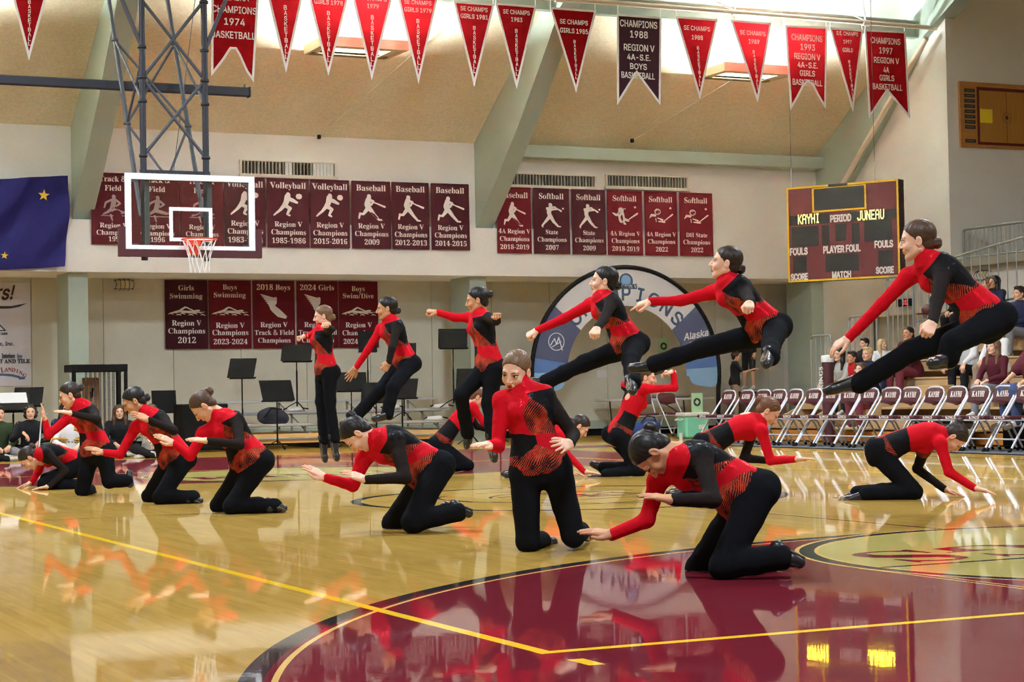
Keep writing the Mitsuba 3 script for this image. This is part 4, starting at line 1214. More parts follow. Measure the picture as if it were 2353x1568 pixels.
for i, (L, k, x0, x1, m, lab) in enumerate([
        ([('Girls', .855, .075), ('Swimming', .735, .075), ('Region V', .34, .078), ('Champions', .225, .078), ('2012', .085, .085)], ('swimmer', .43, .26, .90), 1.96, 2.76, 'banner_plum', 'maroon banner reading Girls Swimming 2012'),
        ([('Boys', .87, .075), ('Swimming', .755, .075), ('Region V', .305, .078), ('Champions', .20, .078), ('2023-2024', .065, .075)], ('swimmer', .43, .26, .90), 2.78, 3.59, 'banner_red', 'maroon banner reading Boys Swimming 2023-2024'),
        ([('2018 Boys', .87, .080), ('Region V', .315, .075), ('Track & Field', .20, .072), ('Champions', .085, .072)], ('wing', .43, .40, .66), 3.62, 4.44, 'banner_red', 'maroon banner reading 2018 Boys Track & Field'),
        ([('2024 Girls', .87, .080), ('Region V', .315, .075), ('Track & Field', .20, .072), ('Champions', .085, .072)], ('wing', .43, .40, .66), 4.48, 5.30, 'banner_red', 'maroon banner reading 2024 Girls Track & Field'),
        ([('Boys', .86, .075), ('Swim/Dive', .75, .075), ('Region V', .31, .075), ('Champions', .19, .075), ('2024-2025', .06, .072)], ('swimmer', .43, .26, .90), 5.32, 6.11, 'banner_red', 'maroon banner reading Boys Swim/Dive 2024-2025')]):
    banner('banner', lab, L, k, x0, x1, 1.80, 3.055, 19.96, m, LO, 40 + i)

# ---------------------------------------------------------------- pennants under the roof
def felt(base):
    def f(p, n, uv):
        return mi.Color3f(base) * (0.82 + 0.36 * fbm(p.x * 7, p.y * 7, p.z * 7, 3))
    return f


scene['felt_red'] = {'type': 'principledthin', 'base_color': proc(felt(rgb(128, 17, 22))), 'roughness': 0.9, 'diff_trans': 0.4, 'spec_trans': 0.0}
mat('felt_plum', rgb(58, 22, 36), 0.9)
mat('felt_white', rgb(232, 228, 222), 0.9)
PY = 14.6


def pennant(label, pts, rows, m='felt_red', vertical=None, cap=.085, group='pennants hung from the pipe'):
    """A felt shape with white border; pts in (X, Z)."""
    t = thing('pennant', label, 'pennant', group)
    poly = Polygon(pts)
    sd = sum(ord(c) for c in label)
    wv = lambda u, v: .004 * np.sin(u * 5 + sd) * np.clip(7.4 - v, 0, 2)
    fine = lambda g: g.segmentize(.12)
    inner = poly.buffer(-.012, join_style=2)
    # felt as one thin sheet, border and letters on its near face
    tv, tf = trimesh.creation.triangulate_polygon(inner.segmentize(.15), engine='earcut')
    V = np.column_stack([tv[:, 0], PY - wv(tv[:, 0], tv[:, 1]), tv[:, 1]])
    a = V[tf]
    if np.cross(a[:, 1] - a[:, 0], a[:, 2] - a[:, 0])[:, 1].sum() > 0:
        tf = tf[:, ::-1]
    obj('felt', trimesh.Trimesh(V, tf, process=False), m, t)
    obj('border', ext(fine(poly.difference(poly.buffer(-.035, join_style=2))), .014, (0, PY + .003, 0), warp=wv), 'felt_white', t)
    ink = []
    for s, x, z, c, q in rows:
        obj('lettering', ext(at(glyph(s, c, bold=True, squeeze=q), x, z), .003, (0, PY - .012, 0), warp=wv), 'felt_white', t)
    top = sorted(pts, key=lambda q: -q[1])[:2]
    for x, z in top:
        x += .02 * np.sign(np.mean([q[0] for q in top]) - x)
        obj('tie', tube((x, PY, z - .02), (x, PY, 7.53), .006, 6), 'felt_white', t)
    if vertical:
        x, z0, z1, xb = vertical
        n = 10
        for i, ch in enumerate('BASKETBALL'):
            f = i / (n - 1)
            hh = (z0 - z1) / n
            ink.append(at(glyph(ch, hh * .80, bold=True, width=min(hh * .62, .07)), x + (xb - x) * f, z0 - hh * (i + 1) + hh * .1))
    if ink:
        k = obj('lettering', ext(unary_union(ink), .003, (0, PY - .012, 0), warp=wv), 'felt_white', t)
        tag(k, 'white letters BASKETBALL running down')


def tri_pennant(label, x0, x1, xt, zt, zb, rows, vz):
    x = (x0 + x1) / 2
    xv0 = x + (xt - x) * (zt - vz) / (zt - zb)
    pennant(label, [(x0, zt), (x1, zt), (xt, zb)], rows, vertical=(xv0, vz, zb + .22, xt + .01))


def rr(cx, z, *texts, cap=.075, gap=.125, q=.86, dx=.0):
    return [(s, cx + dx * i, z - gap * i, cap, q) for i, s in enumerate(texts)]


tri_pennant('red pennant alone at the far left, left of the backboard frame', -1.83, -1.17, -1.52, 7.25, 6.00, [], 6.92)
pennant('wide red pennant with a swallow tail reading Alaska Champions 1974', [(1.32, 7.42), (2.10, 7.42), (1.98, 5.85), (1.86, 6.02), (1.74, 6.28), (1.69, 6.36), (1.62, 6.36), (1.50, 6.18), (1.36, 6.00), (1.29, 5.92)],
        [('ALASKA', 1.70, 7.13, .10, .80), ('CHAMPIONS', 1.68, 6.93, .105, .80), ('1974', 1.68, 6.74, .105, .95), ('BASKETBALL', 1.66, 6.53, .105, .78)])
tri_pennant('red triangular pennant reading 1976, right of the wide swallow-tailed 1974 pennant', 2.19, 2.85, 2.52, 7.42, 6.03, rr(2.53, 7.22, '1976'), 7.12)
tri_pennant('red triangular pennant reading Girls 1978', 2.88, 3.62, 3.23, 7.42, 6.02, rr(3.25, 7.30, 'SE CHAMPS', 'GIRLS 1978', cap=.07), 7.08)
tri_pennant('red triangular pennant reading SE Champs 1979, glowing from the lamp behind', 3.64, 4.37, 3.97, 7.42, 5.99, rr(4.01, 7.29, 'SE CHAMPS', '1979', cap=.07), 7.06)
tri_pennant('red triangular pennant reading SE Champs Girls 1979, right of the glowing one', 4.44, 5.16, 4.79, 7.42, 5.98, rr(4.80, 7.28, 'SE CHAMPS', 'GIRLS 1979', cap=.07), 7.05)
tri_pennant('red triangular pennant reading SE Champs Girls 1981, left of the middle roof frame', 5.44, 6.19, 5.79, 7.39, 5.98, rr(5.81, 7.24, 'SE CHAMPS', 'GIRLS 1981', cap=.072), 7.00)
tri_pennant('red triangular pennant reading SE Champs 1983, hanging just before the middle roof frame', 6.20, 6.97, 6.57, 7.41, 5.98, rr(6.59, 7.24, 'SE CHAMPS', '1983', cap=.072), 7.00)
tri_pennant('red triangular pennant reading SE Champs Girls 1985, left of the plum pennant', 7.22, 8.11, 7.69, 7.41, 5.98, rr(7.67, 7.14, 'SE CHAMPS', 'GIRLS 1985', cap=.078, gap=.15), 6.88)
pennant('dark plum swallow-tailed pennant reading Champions 1988 Boys', [(8.51, 7.38), (9.39, 7.38), (9.33, 5.83), (8.88, 6.37), (8.48, 5.80)],
        [('CHAMPIONS', 8.93, 7.17, .115, .74), ('1988', 8.93, 6.99, .115, .9), ('REGION V', 8.93, 6.76, .11, .82), ('4A-S.E.', 8.92, 6.60, .10, .9), ('BOYS', 8.91, 6.44, .10, .9), ('BASKETBALL', 8.90, 6.28, .105, .72)], 'felt_plum')
tri_pennant('red triangular pennant reading SE Champs 1988, right of the plum pennant', 9.67, 10.53, 10.13, 7.42, 5.98, rr(10.10, 7.19, 'SE CHAMPS', '1988', cap=.078, gap=.16), 6.92)
tri_pennant('red triangular pennant reading SE Champs 1989, left of the bright swallow-tailed pennant', 10.80, 11.65, 11.33, 7.43, 5.98, rr(11.25, 7.18, 'SE CHAMPS', '1989', cap=.078, gap=.15, dx=.02), 6.92)
pennant('bright red swallow-tailed pennant reading Champions 1993 Girls', [(11.94, 7.41), (12.85, 7.43), (12.78, 5.93), (12.60, 6.18), (12.50, 6.36), (12.40, 6.40), (12.31, 6.33), (12.18, 6.12), (12.02, 5.88)],
        [('CHAMPIONS', 12.40, 7.15, .11, .70), ('1993', 12.41, 6.98, .11, .85), ('REGION V', 12.40, 6.81, .105, .80), ('4A-S.E.', 12.40, 6.66, .10, .85), ('GIRLS', 12.39, 6.51, .10, .8), ('BASKETBALL', 12.39, 6.34, .105, .70)])
tri_pennant('narrow red pennant reading S.E. Champs 1997 Girls', 12.90, 13.64, 13.37, 7.43, 5.91, rr(13.28, 7.30, 'S.E. CHAMPS', '1997', 'GIRLS', cap=.072, gap=.15, q=.76), 6.86)
pennant('red swallow-tailed pennant reading Champions 1997, rightmost of the row', [(13.67, 7.44), (14.59, 7.46), (14.64, 5.84), (14.15, 6.33), (13.73, 5.81)],
        [('CHAMPIONS', 14.13, 7.20, .11, .70), ('1997', 14.13, 7.02, .11, .8), ('REGION V', 14.14, 6.84, .105, .80), ('4A', 14.13, 6.67, .10, .7), ('GIRLS', 14.14, 6.52, .10, .8), ('BASKETBALL', 14.15, 6.35, .105, .72)])
mat('pipe_cream', rgb(226, 212, 190), 0.5)
t = thing('sprinkler_pipe', 'cream pipe running above the pennants', 'pipe')
obj('pipe', tube((-6, PY, 7.56), (15.9, PY, 7.57), .045, 12), 'pipe_cream', t, True)
obj('bend', sweep([(15.9, PY, 7.57), (15.95, PY, 7.55), (15.95, PY, 7.30), (15.9, PY, 7.24)], .05, 10), 'pipe_cream', t, True)
for x in (7.4, 10.9, 13.7):
    obj('hanger', tube((x, PY, 7.6), (x + .15, PY + .35, 8.32), .018, 8), 'felt_white', t)
    obj('hanger', tube((x, PY, 7.6), (x - .45, PY + .20, 7.85), .015, 8), 'felt_white', t)
    obj('coupling', tube((x - .07, PY, 7.56), (x + .07, PY, 7.56), .058, 12), 'pipe_cream', t)
t = thing('drain_pipe', 'slanting cream pipe along the right roof frame', 'pipe')
obj('pipe', sweep([(15.02, 14.55, 7.35), (15.02, 16.6, 5.55), (15.02, 18.0, 4.3), (15.02, 18.3, 3.9)], .055, 10), 'pipe_cream', t, True)
t = thing('wire_rod', 'thin cable crossing the left bay of the sloped ceiling', 'cable')
obj('cable', tube((4.4, 18.35, 5.57), (6.0, 15.6, 7.42), .012, 6), 'pipe_cream', t)
obj('hook', box(4.37, 4.42, 18.3, 18.36, 5.53, 5.60), 'rubber_black', t)
t = thing('wire_rod', 'thin cable crossing the right bay of the sloped ceiling, left of the 1993 pennant', 'cable')
obj('cable', tube((10.7, 18.1, 5.71), (12.4, 16.2, 7.0), .012, 6), 'pipe_cream', t)
obj('hook', box(10.67, 10.72, 18.06, 18.12, 5.68, 5.75), 'rubber_black', t)
# ---------------------------------------------------------------- hoop
mat('steel_black', rgb(44, 46, 54), 0.55, spec=0.4)
mat('steel_grey', rgb(70, 74, 82), 0.5, spec=0.4)
mat('board_white', rgb(236, 238, 240), 0.45)
mat('pad_maroon', rgb(74, 30, 34), 0.7)
mat('rim_orange', rgb(214, 62, 30), 0.4)
mat('net_white', rgb(236, 234, 226), 0.9)
mat('frame_green', rgb(56, 66, 64), 0.5)
scene['glass_pane'] = {'type': 'thindielectric', 'int_ior': 1.5}
YH, BX0, BX1, BZ0, BZ1 = 11.33, -0.915, 0.915, 2.905, 3.972
hoop = thing('backboard', 'glass basketball backboard with white border and maroon padding', 'backboard')
pane = trimesh.Trimesh([[BX0 + .05, YH, BZ0 + .05], [BX1 - .05, YH, BZ0 + .05], [BX1 - .05, YH, BZ1 - .05], [BX0 + .05, YH, BZ1 - .05]], [[0, 1, 2], [0, 2, 3]], process=False)
obj('glass', pane, 'glass_pane', hoop)


def ring(x0, x1, z0, z1, w, y0, y1):
    g = sbox(x0, z0, x1, z1).difference(sbox(x0 + w, z0 + w, x1 - w, z1 - w))
    return ext(g, y1 - y0, (0, y1, 0))


obj('border', ring(BX0, BX1, BZ0, BZ1, .085, YH - .018, YH + .01), 'board_white', hoop)
obj('target_square', ring(-.305, .305, 3.05, 3.52, .052, YH - .006, YH - .003), 'board_white', hoop)
obj('back_frame', cat(ring(BX0 + .02, BX1 - .02, BZ0 + .02, BZ1 - .02, .07, YH + .012, YH + .05), box(-.62, -.56, YH + .05, YH + .1, BZ0, BZ1), box(.26, .32, YH + .05, YH + .1, BZ0, BZ1)), 'frame_green', hoop)
pad = sbox(-1.0, 2.84, 1.0, 3.23).difference(sbox(-.925, 2.925, .925, 3.3)).buffer(.012).buffer(-.004)
obj('padding', ext(pad, .075, (0, YH + .05, 0)), 'pad_maroon', hoop)
for s in (-1, 1):
    for z in (2.99, 3.87):
        obj('corner_clip', box(s * .80 - .06, s * .80 + .06, YH - .004, YH + .012, z - .02, z + .02), 'steel_grey', hoop)
rim = thing('basketball_rim', 'orange basketball rim with white net', 'hoop')
a = np.linspace(0, 2 * np.pi, 33)
RC = np.array([0, YH - .15 - .2286 - .02, 3.048])
obj('ring', sweep(np.column_stack([RC[0] + .236 * np.cos(a), RC[1] + .236 * np.sin(a), 0 * a + RC[2]]), .0095, 8, False), 'rim_orange', rim, True)
obj('bracket', cat(box(-.09, .09, RC[1] + .22, YH + .004, 2.985, 3.045), box(-.07, .07, RC[1] + .26, YH - .01, 2.86, 2.99), tube((-.1, RC[1] + .22, 3.045), (-.05, YH - .02, 2.93), .012, 6), tube((.1, RC[1] + .22, 3.045), (.05, YH - .02, 2.93), .012, 6)), 'rim_orange', rim)
net = []
N_ = 12
rad = lambda z: .232 * (1 - z) + .135 * z - .035 * math.sin(math.pi * z)
for i in range(N_):
    for s in (-1, 1):
        pts = []
        for k in range(11):
            z = k / 10
            th = 2 * math.pi * (i + s * z * 3.0 * .5) / N_
            r = rad(z)
            pts.append((RC[0] + r * math.cos(th), RC[1] + r * math.sin(th), RC[2] - .012 - .44 * z))
        net.append(sweep(pts, .0048, 5))
nk = obj('net', cat(net), 'net_white', rim)
tag(nk, 'white knotted cord net', kind='stuff')

tr = thing('hoop_frame', 'dark steel tube frame that holds the backboard up under the roof', 'frame')
YT = 11.55
for x in (-.595, .29):
    obj('post', tube((x, YT, 2.80), (x, YT, 8.3), .045, 12), 'steel_black', tr, True)
    obj('rear_post', tube((x, 11.72, 3.42), (x, 14.1, 8.15), .032, 10), 'steel_grey', tr, True)
br = lambda p, q, r=.024: obj('brace', tube(p, q, r, 8), 'steel_grey', tr, True)
L_, R_ = -.595, .29
br((L_, YT, 4.24), (R_, YT, 5.33)); br((R_, YT, 4.24), (L_, YT, 5.31)); br((L_, YT, 5.31), (R_, YT, 6.44)); br((R_, YT, 5.33), (L_, YT, 6.40)); br((L_, YT, 6.40), (R_, YT, 7.5)); br((R_, YT, 6.44), (L_, YT, 7.5))
br((L_, YT, 5.74), (-1.15, YT, 7.05), .03); br((R_, YT, 5.74), (.86, YT, 7.05), .03)
ry = lambda z: 11.72 + (z - 3.42) * (14.1 - 11.72) / (8.15 - 3.42)
br((L_, ry(4.80), 4.80), (-.15, 11.95, 3.98), .018); br((R_, ry(4.80), 4.80), (-.15, 11.95, 3.98), .018)
br((L_, ry(6.10), 6.10), (L_, YT, 4.99), .018); br((R_, ry(6.10), 6.10), (R_, YT, 4.98), .018); br((L_, ry(4.80), 4.80), (L_, YT, 5.6), .018)
br((L_, ry(6.10), 6.10), (R_, ry(4.80), 4.80), .018); br((R_, ry(6.10), 6.10), (L_, ry(4.80), 4.80), .018)
for x in (L_, R_):
    for z in (4.24, 4.99, 5.32, 5.74, 6.42):
        obj('clamp', tube((x, YT, z - .018), (x, YT, z + .018), .062, 12), 'steel_black', tr, True)
    for z in (4.80, 6.10):
        y = ry(z)
        obj('clamp', tube((x, y, z - .018), (x, y, z + .018), .05, 10), 'steel_grey', tr, True)
obj('cross_bar', box(L_ - .05, R_ + .05, YT - .03, YT + .03, 3.995, 4.045), 'steel_black', tr)
obj('cable', tube((.24, 11.75, 6.6), (-.12, 11.75, 4.05), .005, 5), 'steel_grey', tr)
rb = thing('roller_beam', 'long black beam ending beside the 1974 pennant', 'beam')
obj('beam', cbox(-7.0, 1.36, 12.86, 12.98, 5.35, 5.48, .012), 'steel_black', rb)
obj('end_cap', cbox(1.355, 1.375, 12.85, 12.99, 5.34, 5.49, .004), 'steel_black', rb)
obj('eye_bolt', tube((1.30, 12.92, 5.48), (1.30, 12.92, 5.53), .012, 8), 'steel_grey', rb)
for x in (-6.0, -2.27):
    obj('chain', tube((x, 12.92, 5.48), (x, 12.92, 8.33), .008, 6), 'net_white', rb)

# ---------------------------------------------------------------- vents, wall lamps
mat('vent_frame', rgb(206, 198, 180), 0.6)
mat('vent_dark', rgb(58, 56, 50), 0.8)
mat('vent_slat', rgb(132, 128, 116), 0.6)
mat('vent_pale', rgb(206, 206, 200), 0.6)
for i, (x0, x1, z0, z1, lab) in enumerate([(2.93, 4.74, 4.835, 5.115, 'wall vent above the volleyball banners with some pale slats'), (8.23, 10.06, 4.795, 5.05, 'left wall vent above the softball banners'), (10.27, 12.11, 4.83, 5.09, 'right wall vent above the softball banners')]):
    t = thing('air_vent', lab, 'vent', 'vents on the upper wall')
    yb = 18.45
    obj('frame', ext(sbox(x0, z0, x1, z1).difference(sbox(x0 + .035, z0 + .035, x1 - .035, z1 - .02)), .06, (0, yb, 0)), 'vent_frame', t)
    obj('sill', box(x0 - .02, x1 + .02, yb - .09, yb, z0 - .03, z0 + .02), 'vent_frame', t)
    obj('duct', cat(box(x0 - .01, x1 + .01, yb + .75, yb + .77, z0 - .01, z1 + .01), box(x0 - .01, x1 + .01, yb + .25, yb + .77, z0 - .02, z0), box(x0 - .01, x1 + .01, yb + .25, yb + .77, z1, z1 + .02), box(x0 - .02, x0, yb + .25, yb + .77, z0, z1), box(x1, x1 + .02, yb + .25, yb + .77, z0, z1)), 'vent_slat', t)
    n = 26
    rng = random.Random(i)
    for k in range(n):
        x = x0 + .05 + (x1 - x0 - .1) * (k + .5) / n
        pale = i == 0 and (k in (12, 13) or k >= 20)
        a = .030 if pale else rng.choice((.010, .014, .020))
        obj('slat', box(x - a, x + a, yb - .045, yb + .02, z0 + .03, z1 - .02), 'vent_pale' if pale else 'vent_slat', t)
mat('lamp_glass', rgb(226, 214, 176), 0.4)
mat('cage_wire', rgb(92, 84, 66), 0.5, 0.6)


def caged_lamp(lab, x, y, z, ex=(1, 0, 0), out=(0, -1, 0)):
    t = thing('wall_lamp', lab, 'lamp')
    ex, out = np.array(ex, float), np.array(out, float)
    c = np.array([x, y, z])
    P = lambda a, o, h: c + ex * a + out * o + np.array([0, 0, h])
    m = trimesh.convex.convex_hull(np.array([P(a, o, h) for a in (-.075, .075) for o in (0, .10) for h in (-.07, .07)]))
    obj('glass', m, 'lamp_glass', t)
    for a in (-.16, -.08, 0, .08, .16):
        k = .10 if abs(a) < .1 else .07
        obj('cage_bar', sweep([P(a, 0, k), P(a, .09, k), P(a, .15, 0), P(a, .09, -k), P(a, 0, -k)], .0055, 6), 'cage_wire', t)
    for h in (-.08, .08):
        obj('cage_rail', sweep([P(-.17, .02, h), P(-.16, .1, h), P(.16, .1, h), P(.17, .02, h)], .006, 6), 'cage_wire', t)


caged_lamp('caged wall lamp under the overhang, right of the green column', 1.21, 20.0, 2.97)
caged_lamp('caged wall lamp under the balcony, behind the seated crowd', 15.62, 13.75, 2.88, (0, -1, 0), (-1, 0, 0))
t = thing('digital_clock', 'small black wall display with red digits on the return wall', 'clock')
obj('case', box(15.22, 15.3, 15.50, 15.92, 2.41, 2.55), 'rubber_black', t)
scene['digits_red'] = {'type': 'diffuse', 'reflectance': {'type': 'rgb', 'value': [.5, .02, .03]}}
d = mikit.ply(ext(glyph('01', .09, bold=True), .003, (15.22, 15.66, 2.44), (0, -1, 0), (0, 0, 1)), 'digits_red')
d['emitter'] = {'type': 'area', 'radiance': {'type': 'rgb', 'value': [.2, .008, .012]}}
scene[t + '__digits'] = d
t = thing('conduit_box', 'small grey junction box left of the scoreboard', 'box')
obj('case', cbox(14.86, 15.0, 18.2, 18.29, 4.0, 4.15, .01), 'vent_dark', t)

# ---------------------------------------------------------------- scoreboard
sb = thing('scoreboard', 'maroon scoreboard with yellow border showing KAYHI and JUNEAU', 'scoreboard')
mat('score_maroon', rgb(88, 18, 26), 0.5)
mat('score_side', rgb(44, 16, 20), 0.6)
mat('score_yellow', rgb(232, 186, 24), 0.5)
mat('score_black', rgb(14, 12, 13), 0.45)
SO, SX = np.array([12.60, 15.66, 2.84]), unit([0.506, -0.862, 0])
SW, SH = 2.21, 1.76
SN = np.cross(SX, [0, 0, 1.0])
on = lambda g, d=.004, off=.0: ext(g, d, SO + SN * off, SX, (0, 0, 1))
obj('cabinet', on(sbox(0, 0, SW, SH), .24, -.24), 'score_side', sb)
obj('face', on(sbox(.01, .01, SW - .01, SH - .01), .006), 'score_maroon', sb)
U, V_ = SW / 256.0, SH / 219.0


def pxr(x0, y0, x1, y1):
    """Board rectangle from photo proportions (256 x 219, from the top left)."""
    return sbox(x0 * U, SH - y1 * V_, x1 * U, SH - y0 * V_)


frame = sbox(0, 0, SW, SH).difference(sbox(.035, .035, SW - .035, SH - .035))
topbox = pxr(60, 6, 184, 62).difference(pxr(64, 8, 180, 58))
obj('border', on(frame.union(topbox), .008, .004), 'score_yellow', sb)
for r in [(65, 9, 179, 57), (6, 66, 98, 88), (146, 66, 250, 88), (10, 92, 73, 138), (81, 92, 98, 138), (112, 92, 137, 130), (150, 92, 167, 138), (178, 88, 240, 136), (12, 160, 44, 197), (88, 160, 164, 200), (208, 158, 241, 194)]:
    obj('display', on(pxr(*r), .003, .005), 'score_black', sb)
words = [('PERIOD', 125, 86, 15), ('FOULS', 26, 156, 15), ('PLAYER FOUL', 126, 156, 15), ('FOULS', 221, 151, 15), ('SCORE', 26, 217 - 3, 14), ('MATCH', 124, 216 - 2, 14), ('SCORE', 222, 212 - 3, 14)]
for s, x, y, c in words:
    obj('lettering', on(at(glyph(s, c * V_, bold=True, squeeze=.66).buffer(.0045), x * U, SH - y * V_), .003, .008), 'print_white', sb)
obj('maker_plate', on(pxr(98, 0, 142, 6), .004, .012), 'score_side', sb)
scene['led_amber'] = {'type': 'diffuse', 'reflectance': {'type': 'rgb', 'value': [.8, .6, .05]}}
DOTS = {'K': '10001 10010 10100 11000 10100 10010 10001', 'A': '01110 10001 10001 11111 10001 10001 10001', 'Y': '10001 10001 01010 00100 00100 00100 00100', 'H': '10001 10001 10001 11111 10001 10001 10001', 'I': '01110 00100 00100 00100 00100 00100 01110',
        'J': '00001 00001 00001 00001 00001 10001 01110', 'U': '10001 10001 10001 10001 10001 10001 01110', 'N': '10001 11001 11001 10101 10011 10011 10001', 'E': '11111 10000 10000 11110 10000 10000 11111'}
for word, xc, yt in (('KAYHI', 51, 64), ('JUNEAU', 193, 65)):
    cells = []
    pw_, ph_ = 1.72 * U, 3.15 * V_
    w = len(word) * 6 - 1
    for i, ch in enumerate(word):
        for r, row in enumerate(DOTS[ch].split()):
            for c, b in enumerate(row):
                if b == '1':
                    x, y = xc * U + (i * 6 + c - w / 2) * pw_, SH - yt * V_ - (r + .5) * ph_
                    cells.append(sbox(x, y - ph_ * .48, x + pw_ * 1.02, y + ph_ * .48))
    d = mikit.ply(on(unary_union(cells).buffer(.0005), .002, .009), 'led_amber')
    d['emitter'] = {'type': 'area', 'radiance': {'type': 'rgb', 'value': [1.5, 1.06, .05]}}
    k = numbered(sb + '__lit_name')
    scene[k] = d
    tag(k, f'glowing yellow dot letters {word}')
for s in (.1, SW - .45):
    q = SO + SX * s + np.array([0, 0, SH])
    obj('chain', tube(q, q + np.array([0, 0, .36]), .010, 6), 'vent_pale', sb)
    obj('wire', tube(q + np.array([0, 0, .34]), np.array([q[0], q[1], 5.55 + .68 * (18.45 - q[1]) - .01 if q[1] > 15.45 else 8.21]), .004, 5), 'steel_grey', sb)

# ---------------------------------------------------------------- flag, sponsor banner, court board
mat('flag_blue', rgb(30, 28, 84), 0.85, spec=0.15)
mat('flag_gold', rgb(214, 170, 40), 0.7)
fl = thing('flag', 'dark blue flag with gold stars hung on the wall', 'flag')
fw = lambda u, v: .10 + .05 * np.sin((u - 1.1 * v) * 5.2 + .5) * (.35 + .65 * np.clip(u / 2.5, 0, 1)) + .028 * np.sin((u - .7 * v) * 11.0)
m = sheet(2.5, 1.55, 40, 26, fw, .004, (-2.66, 18.28, 3.16))
v = np.array(m.vertices)
u_ = np.clip((v[:, 0] + 2.66) / 2.5, 0, 1)
w_ = (v[:, 2] - 3.16) / 1.55
v[:, 2] += (u_ - 1) * .16 * (1 - w_) - .16 * np.sin(np.pi * np.clip(u_ * .5 + .5, 0, 1)) * w_ * .9
v[:, 0] += -.09 * (1 - w_) * u_ + .04 * np.sin(w_ * 3.1) * u_
obj('cloth', trimesh.Trimesh(v, m.faces, process=False), 'flag_blue', fl, True)


def star(r, rot=0.0):
    a = np.radians(90 + rot + 36 * np.arange(10))
    q = np.where(np.arange(10) % 2 == 0, r, r * .40)
    return Polygon(np.column_stack([q * np.cos(a), q * np.sin(a)]))


for x, z, r in ((-.575, 4.36, .105), (-1.25, 3.33, .07), (-1.55, 3.50, .07), (-1.9, 3.7, .07), (-2.2, 3.62, .07)):
    u = x + 2.66
    y = 18.28 - float(fw(np.array(u), np.array((z - 3.16)))) - .012
    obj('star', ext(at(star(r, -5), x, z), .004, (0, y, 0)), 'flag_gold', fl)

mat('vinyl_white', rgb(216, 210, 216), 0.7)
mat('ink_dark', rgb(52, 50, 60), 0.8)
mat('ink_brown', rgb(66, 36, 34), 0.8)
mat('ink_red', rgb(140, 60, 60), 0.8)
mat('ink_blue', rgb(82, 104, 138), 0.8)
sp_ = thing('sponsor_banner', 'white sponsor banner with black, red and blue print at the left edge', 'banner')
x1 = -.46
obj('sheet', sheet(1.9, 1.82, 14, 12, lambda u, v: .004 * np.sin(v * 9), .004, (x1 - 1.9, 19.985, 1.17)), 'vinyl_white', sp_, True)
flat = lambda g: ext(g, .003, (0, 19.972, 0))
g = affinity.skew(glyph('our Sponsors!', .24, bold=True, squeeze=.8, center=False), 14)
obj('headline', flat(at(g, -.72 - g.bounds[2], 2.70)), 'ink_brown', sp_)
obj('swoosh', flat(Polygon([(-2.0, 2.56), (-1.2, 2.585), (-.80, 2.575), (-.52, 2.63), (-.66, 2.565), (-.82, 2.535), (-1.3, 2.53)])), 'ink_dark', sp_)
obj('triangle', flat(Polygon([(-1.32, 2.14), (-.88, 2.14), (-1.1, 2.36)]).difference(Polygon([(-1.28, 2.155), (-.92, 2.155), (-1.1, 2.335)]))), 'ink_dark', sp_)
for s, x, z, c, se, mm, sq in (('HEALTH CARE', -1.06, 2.075, .035, True, 'ink_dark', 1.1), ('Electric, Inc.', -1.00, 1.885, .06, False, 'ink_dark', 1.0), ('Interiors', -.855, 1.665, .075, True, 'ink_dark', .55), ('by', -.655, 1.66, .07, True, 'ink_blue', .9), ('CARPET AND TILE', -.90, 1.575, .065, True, 'ink_dark', 1.0)):
    obj('lettering', flat(at(glyph(s, c, se, True, sq), x, z)), mm, sp_)
ink = []
for i, ch in enumerate('LANDING'):
    x = -.955 + i * .063
    ink.append(at(affinity.rotate(glyph(ch, .085 if i == 0 else .065, True), -5 * (i - 2.2)), x, 1.430 - .0055 * (i - 1.6) ** 2))
obj('lettering', flat(unary_union(ink)), 'ink_red', sp_)
obj('ribbon', flat(stroke([(-1.2, 1.33), (-.98, 1.375), (-.8, 1.36), (-.66, 1.325)], .04, 'flat').union(sbox(-.68, 1.285, -.57, 1.33))), 'ink_blue', sp_)

mat('board_wood', proc(lambda p, n, uv: mix(rgb(168, 112, 52), rgb(186, 130, 66), fbm(p.x * 3, p.y * 3, p.z * 40, 2))), 0.5)
mat('court_brown', proc(lambda p, n, uv: mix(rgb(168, 116, 44), rgb(180, 128, 54), fbm(p.x * 30, p.y * 3, p.z * 3, 2))), 0.5)
mat('court_line', rgb(96, 24, 24), 0.5)
mat('plate_black', rgb(52, 46, 42), 0.5)
mat('note_yellow', rgb(236, 206, 44), 0.8)
cb = thing('court_board', 'wooden wall board picturing a basketball court with name plates and a yellow note', 'board')
YW = YC
obj('panel', cbox(15.55, 18.4, YW - .05, YW - .001, 5.31, 6.54, .008), 'board_wood', cb)
obj('court', box(15.985, 18.0, YW - .055, YW - .05, 5.40, 6.41), 'court_brown', cb)
obj('outline', ext(sbox(15.95, 5.37, 18.05, 6.45).difference(sbox(16.0, 5.42, 18.0, 6.39)), .008, (0, YW - .05, 0)), 'court_line', cb)
obj('centre_circle', ext(Point(16.64, 5.90).buffer(.10).difference(Point(16.64, 5.90).buffer(.095)).union(sbox(16.635, 5.42, 16.641, 6.39)), .003, (0, YW - .056, 0)), 'court_line', cb)
obj('centre_spot', ext(Point(16.64, 5.90).buffer(.036), .004, (0, YW - .056, 0)), 'plate_black', cb)
for i in range(9):
    z = 6.375 - .098 * i if i < 8 else 5.43
    k = obj('name_plate', box(15.66, 15.90, YW - .058, YW - .05, z - .032, z + .032), 'plate_black', cb)
    obj('lettering', cat([box(15.70 + .02 * j, 15.712 + .02 * j, YW - .0595, YW - .058, z - .008, z + .010 - .004 * (j % 2)) for j in range(8)]), 'vent_slat', k)
